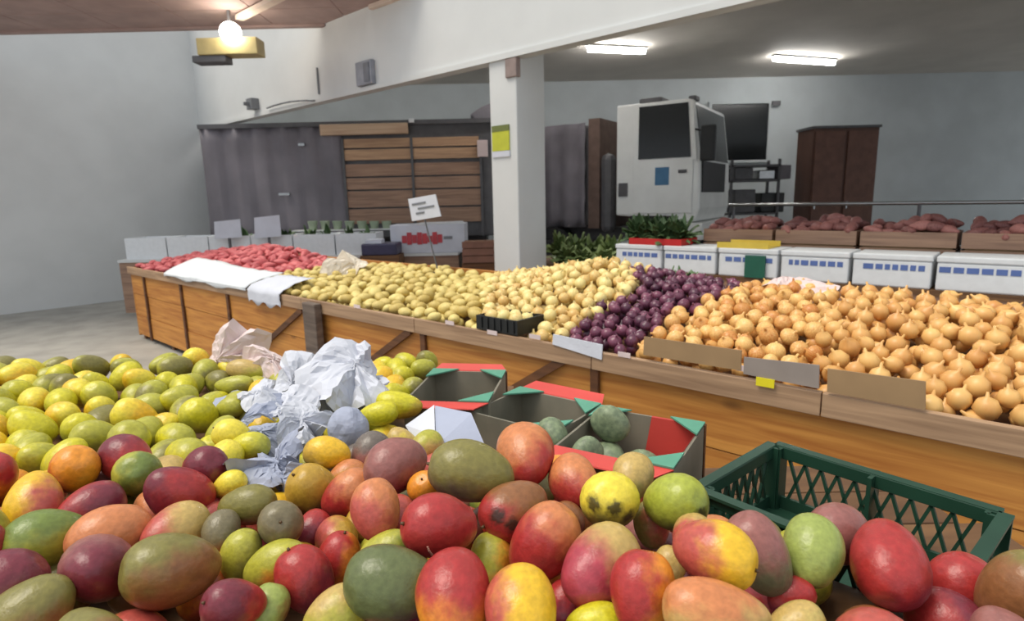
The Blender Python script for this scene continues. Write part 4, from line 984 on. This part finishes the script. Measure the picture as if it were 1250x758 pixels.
fill(RIS2, ZR - .01, ZR + .02, 3000, .040, .048, [('YY', 'YG'), ('LY', 'Y'), ('YG', 'OG')], ('mango farther along the rear table', 'yellow mangoes farther along'), lambda x, y: -60 < x < 262)

# ------------------------------------------------------------------ wrapping papers
def paper(name, c, sx, sy, m, label, seed, dome=.5, amp=.22, tilt=(0, 0, 0), nr=8, na=40):
    """a crumpled tissue: ragged outline with points, pleats running out from the middle, sharp creases across"""
    r = random.Random(seed); mb = MB(); nk = 13
    out_ = [r.uniform(.30, .60) for _ in range(nk)]; plt_ = [r.uniform(-1, 1) for _ in range(nk)]; pos_ = sorted(r.uniform(0, 1) for _ in range(nk))
    def around(tab, f):
        for k in range(nk):
            a, b = pos_[k], pos_[(k + 1) % nk] + (k == nk - 1); g = f + (f < pos_[0])
            if a <= g <= b: u = (g - a) / max(1e-6, b - a); return tab[k] * (1 - u) + tab[(k + 1) % nk] * u
        return tab[0]
    folds = [(r.uniform(0, pi), r.uniform(-.45, .45), r.uniform(.4, 1.3) * r.choice((-1, 1))) for _ in range(14)]
    cxo, cyo = r.uniform(-.2, .2), r.uniform(-.2, .2)
    for i in range(nr + 1):
        for j in range(na):
            th = 2 * pi * j / na; k_ = i / nr; rad = around(out_, j / na) * k_
            u, v = rad * cos(th) + cxo * (1 - k_), rad * sin(th) + cyo * (1 - k_)
            z = amp * .75 * k_ * around(plt_, j / na) - dome * rad * rad
            for a, o_, k in folds: z += k * amp * .5 * abs(u * cos(a) + v * sin(a) - o_)
            z += r.uniform(-.02, .02); g = r.uniform(-.02, .02)
            mb.v.append(((u + g) * sx * 1.25, (v - g) * sy * 1.25, z * (sx + sy) / 2))
    zm = sum(v[2] for v in mb.v) / len(mb.v); mb.v = [(x, y, z - zm) for x, y, z in mb.v]
    for i in range(nr):
        for j in range(na):
            mb.f.append((i * na + j, (i + 1) * na + j, (i + 1) * na + (j + 1) % na, i * na + (j + 1) % na))
    o = mb.build(name, M[m], None, False, loc=c, rot=tilt); o.modifiers.new('solid', 'SOLIDIFY').thickness = .001
    return tag(o, label, 'paper', 'wrapping papers among the yellow mangoes')
PW = [
 (420, 462, 1.10, .20, .20, 'paper', (1.05, .1, .3), .9, .5, 'large white tissue standing up in front of the wooden post'),
 (365, 465, 1.08, .13, .13, 'paper', (.9, .3, .2), .8, .55, 'white crumpled tissue between the post and the large tissue'),
 (350, 490, 1.07, .12, .12, 'paper', (.7, -.2, .6), .6, .5, 'white tissue ball in the centre of the papers'),
 (326, 480, 1.05, .14, .12, 'paper', (.5, .4, 0), .7, .5, 'greyish white tissue behind the lemon green mango'),
 (310, 505, 1.05, .13, .13, 'paper_blue', (.4, -.3, .5), .9, .5, 'pale blue grey tissue at the edge above yellow mangoes'),
 (372, 516, 1.06, .11, .11, 'paper', (.9, -.4, .8), .5, .6, 'pointed white tissue above the bright yellow mango'),
 (340, 528, 1.04, .15, .12, 'paper_blue', (.3, .2, .3), 1.0, .4, 'bluish tissue fold in front of the tissue ball'),
 (395, 495, 1.03, .13, .12, 'paper', (.5, .3, -.4), .9, .4, 'off-white tissue leaning against the wrapped fruit'),
 (322, 577, 1.055, .13, .10, 'paper_blue', (.5, .1, .3), 1.0, .45, 'grey blue tissue lying beside the olive green mango'),
 (350, 552, 1.05, .11, .11, 'paper_blue', (.6, -.2, -.2), .9, .45, 'bluish tissue hanging beside the bright yellow mango'),
 (350, 597, 1.03, .09, .08, 'paper_blue', (.7, -.5, -.2), .8, .5, 'grey tissue end tucked behind the grey olive mango'),
 (285, 432, 1.04, .22, .16, 'paper_pink', (.8, .1, .1), .8, .5, 'pinkish white paper at the back edge by the bin'),
 (330, 447, 1.03, .20, .10, 'paper_pink', (.4, .1, -.3), .6, .4, 'pinkish paper strip in front of the bin boards'),
 (300, 488, 1.01, .16, .10, 'paper_blue', (.4, 0, .2), .8, .4, 'lilac tissue between the flat mangoes at the edge'),
 (445, 478, 1.05, .13, .12, 'paper', (.9, .4, -.3), .9, .45, 'white tissue tail beside the long yellow mango'),
]
for i, (x, y, z, sx, sy, m, tl, dm, am, lb) in enumerate(PW):
    paper('wrapping_paper', PZ(x, y, z - .01), sx, sy, m, lb, 100 + i, dm, am * 1.1, tl)
p = PT(423, 338, .75); s_, t_, _ = ST(p)
o = paper('plastic_bag', W(s_, t_, heap_z(s_, t_) + .07), .36, .30, 'clear_bag', 'crumpled pale plastic bag lying on the yellow potatoes', 141, .6, .5, (.3, .1, .4)); del o['group']; o['category'] = 'bag'
p = PT(965, 346, 1.18); s_, t_, _ = ST(p)
o = paper('plastic_sack', W(s_, 1.2, 1.065), .34, .24, 'paper_pink', 'pale pinkish sack behind the golden onions', 147, 1.0, .3, (.15, .05, ROWROT)); del o['group']; o['category'] = 'bag'
# flat folded sheet behind the olive mango
wp = thing('paper_sheet', 'folded white paper sheet behind the large olive green mango', 'paper')
def quadslab(par, pxs, zs_, m, nm):
    MB().slab([PZ(x, y, z) for (x, y), z in zip(pxs, zs_)], (0, .0015, .0015)).build(nm, M[m], par)
quadslab(wp, [(495, 520), (530, 495), (531, 533), (518, 556)], [1.03, 1.06, 1.04, 1.0], 'paper', 'panel')
quadslab(wp, [(531, 496), (575, 505), (592, 545), (532, 545)], [1.06, 1.06, 1.02, 1.03], 'paper_blue', 'panel')
# fruit wrapped in lilac paper
p = PZ(425, 524, 1.05); blob('wrapped_mango', p, .048, .048, .055, 'paper_blue', 'round fruit wrapped in lilac paper beside the tissues', 'fruit', 21, .12)

# ------------------------------------------------------------------ printed fruit cartons with red liners
def carton(label, c, rz, L_, Wd, h, flaps, fruit=None):
    t = thing('fruit_carton', label, 'box', c, rz, 'open fruit cartons behind the mangoes')
    th = .006
    MB().box(-L_ / 2, L_ / 2, -Wd / 2, Wd / 2, 0, .008).build('base', M['box_grey'], t)
    for nm, b4 in (('front_wall', (-L_ / 2, L_ / 2, -Wd / 2, -Wd / 2 + th)), ('back_wall', (-L_ / 2, L_ / 2, Wd / 2 - th, Wd / 2)), ('end_wall', (-L_ / 2, -L_ / 2 + th, -Wd / 2 + th, Wd / 2 - th)), ('end_wall', (L_ / 2 - th, L_ / 2, -Wd / 2 + th, Wd / 2 - th))):
        MB().box(*b4, .008, h).build(nm, M['box_grey'], t)
    x, y = L_ / 2, Wd / 2
    for kind, dz, out in flaps:
        if kind == 'front': pts = [(-x, -y, h), (x, -y, h), (x - .03, -y - out, h + dz), (-x + .03, -y - out, h + dz)]
        if kind == 'back': pts = [(-x, y, h), (x, y, h), (x - .02, y + out, h + dz), (-x + .02, y + out, h + dz)]
        if kind == 'right': pts = [(x, -y, h), (x, y, h), (x + out, y - .03, h + dz), (x + out, -y + .03, h + dz)]
        if kind == 'left': pts = [(-x, -y, h), (-x, y, h), (-x - out, y - .03, h + dz), (-x - out, -y + .03, h + dz)]
        if kind == 'inner_right': pts = [(x - .008, -y + .01, .03), (x - .008, y - .01, .03), (x - .008, y - .01, h), (x - .008, -y + .01, h)]
        if kind == 'half_back': pts = [(x - .15, y - .008, h - .13), (x - .01, y - .008, h - .13), (x - .01, y - .008, h), (x - .13, y - .008, h)]
        if kind == 'inner_back': pts = [(-x + .01, y - .008, .03), (x - .01, y - .008, .03), (x - .01, y - .008, h), (-x + .01, y - .008, h)]
        MB().slab(pts, (0.0015, .0015, .003)).build('liner_flap', M['box_red'], t)
    # teal corner gussets
    g = .085
    for sx_, sy_ in ((1, 1), (-1, 1), (1, -1)):
        pts = [(sx_ * x, sy_ * y, h + .004), (sx_ * (x - g), sy_ * y, h + .004), (sx_ * x, sy_ * (y - g), h + .004)]
        MB().slab(pts, (0, 0, .004)).build('corner_gusset', M['box_teal'], t)
    MB().box(x - .012, x + .003, y - .012, y + .003, 0, h + .002).build('corner_post', M['brace_wood'], t)
    if fruit:
        for (fx_, fy_, r_) in fruit:
            o = ob('avocado', AV, loc=(0, 0, 0)); cs_, sn = cos(rz), sin(rz)
            o.location = (c[0] + fx_ * cs_ - fy_ * sn, c[1] + fx_ * sn + fy_ * cs_, c[2] + .012 + r_); o.scale = (r_, r_, r_); o.rotation_euler = (.3 * sin(fx_ * 90), 1.2, fx_ * 40)
            tag(o, 'grey green avocado inside an open fruit carton', 'avocado', 'avocados in the cartons')
    return t
AV = lump(71, 1.3, .95, .12).mesh('avocado', M['avocado'], True)
fr_ = lambda L_, Wd: [(-L_ / 2 + .06 + i * .095, -Wd / 2 + .07 + j * .1, .046) for i in range(int((L_ - .05) / .095)) for j in range(int((Wd - .04) / .1))]
# near carton: corners seen at (675,550) (828,588) (866,520)
zh = 1.0
p1, p2, p3 = PZ(676, 545, zh), PZ(822, 576, zh), PZ(866, 520, zh)
ang = atan2(p2.y - p1.y, p2.x - p1.x); L_ = (p2 - p1).length; Wd = abs((p3 - p2).dot(Vector((-sin(ang), cos(ang), 0))))
ctr = p1 + Vector((cos(ang), sin(ang), 0)) * L_ / 2 + Vector((-sin(ang), cos(ang), 0)) * Wd / 2
carton('nearest fruit carton with red flaps beside the green crate', (ctr.x, ctr.y, ZT + .001), ang, L_, Wd, zh - ZT, [('front', .0, .06), ('inner_right', 0, 0), ('half_back', 0, 0)], fr_(L_, Wd))
c3 = PZ(690, 500, 1.0)
carton('middle fruit carton with a pink flap and avocados', (.058, 1.505, ZT + .001), radians(-37), .27, .23, .155, [('back', .012, .05)], fr_(.27, .23))
carton('rear fruit carton with a dark inside beside the yellow mangoes', (-.165, 1.69, ZT + .001), radians(-9), .24, .30, .165, [('back', .015, .025), ('front', .0, .05)], None)
for i, (x, y, z, r_) in enumerate(((676, 531, .99, .036), (745, 517, 1.0, .038), (718, 552, .975, .03))):
    o = ob('avocado', AV, loc=PZ(x, y, z), scale=r_, rot=(.4, .9 + i * .3, i)); tag(o, ['grey green avocado at the near side of the carton', 'tall grey green avocado standing up in the carton', 'avocado just above the red flap of the carton', ''][i], 'avocado', 'avocados in the cartons')

# ------------------------------------------------------------------ green crate
g0, g1, g2 = PZ(855, 594, 1.0), PZ(962, 546, 1.0), PZ(995, 637, 1.0)
ang = atan2(g0.y - g1.y, g0.x - g1.x)
ux = (g2 - g0).normalized(); uy = (g1 - g0); Wc = uy.length; uy.normalize(); ux = (ux + Vector((uy.y, -uy.x, 0)) * 1.6).normalized(); uy = Vector((-ux.y, ux.x, 0)); Lc = .40; hc = 1.0 - ZT - .002
gcr = thing('green_crate', 'dark green plastic lattice crate at the end of the pile', 'crate', (g0.x, g0.y, ZT + .001), atan2(ux.y, ux.x))
MB().box(0, Lc, 0, Wc, 0, .012).build('base', M['green_crate'], gcr)
def lattice(nm, P0, P1, nrm):
    P0, P1, nrm = Vector(P0), Vector(P1), Vector(nrm); d = (P1 - P0); L_ = d.length
    wall = MB().bar(P0 + Vector((0, 0, hc - .014)), P1 + Vector((0, 0, hc - .014)), .028, .012).build(nm, M['green_crate'], gcr, bevel=.002)
    MB().bar(P0 + Vector((0, 0, .025)), P1 + Vector((0, 0, .025)), .03, .008).build('bottom_band', M['green_crate'], wall)
    MB().bar(P0 + Vector((0, 0, hc - .002)) + nrm * .006, P1 + Vector((0, 0, hc - .002)) + nrm * .006, .006, .022).build('rim', M['green_crate'], wall)
    u = d / L_; e = .035
    for x in (e / 2, L_ - e / 2, L_ / 2) if L_ > .35 else (e / 2, L_ - e / 2): MB().bar(P0 + u * x + Vector((0, 0, .01)), P0 + u * x + Vector((0, 0, hc - .002)), e if x != L_ / 2 else .05, .008, nrm).build('upright', M['green_crate'], wall)
    n = max(4, int((L_ - 2 * e) / .032)); st_ = (L_ - 2 * e) / n
    for i in range(n):
        for a, b in ((.035, hc - .028), (hc - .028, .035)):
            MB().bar(P0 + u * (e + i * st_) + Vector((0, 0, a)), P0 + u * (e + (i + 1) * st_) + Vector((0, 0, b)), .006, .006, nrm).build('lattice_bar', M['green_crate'], wall)
lattice('front_wall', (0, 0, 0), (Lc, 0, 0), (0, -1, 0)); lattice('side_wall', (0, 0, 0), (0, Wc, 0), (-1, 0, 0)); lattice('back_wall', (0, Wc, 0), (Lc, Wc, 0), (0, 1, 0)); lattice('side_wall', (Lc, 0, 0), (Lc, Wc, 0), (1, 0, 0))
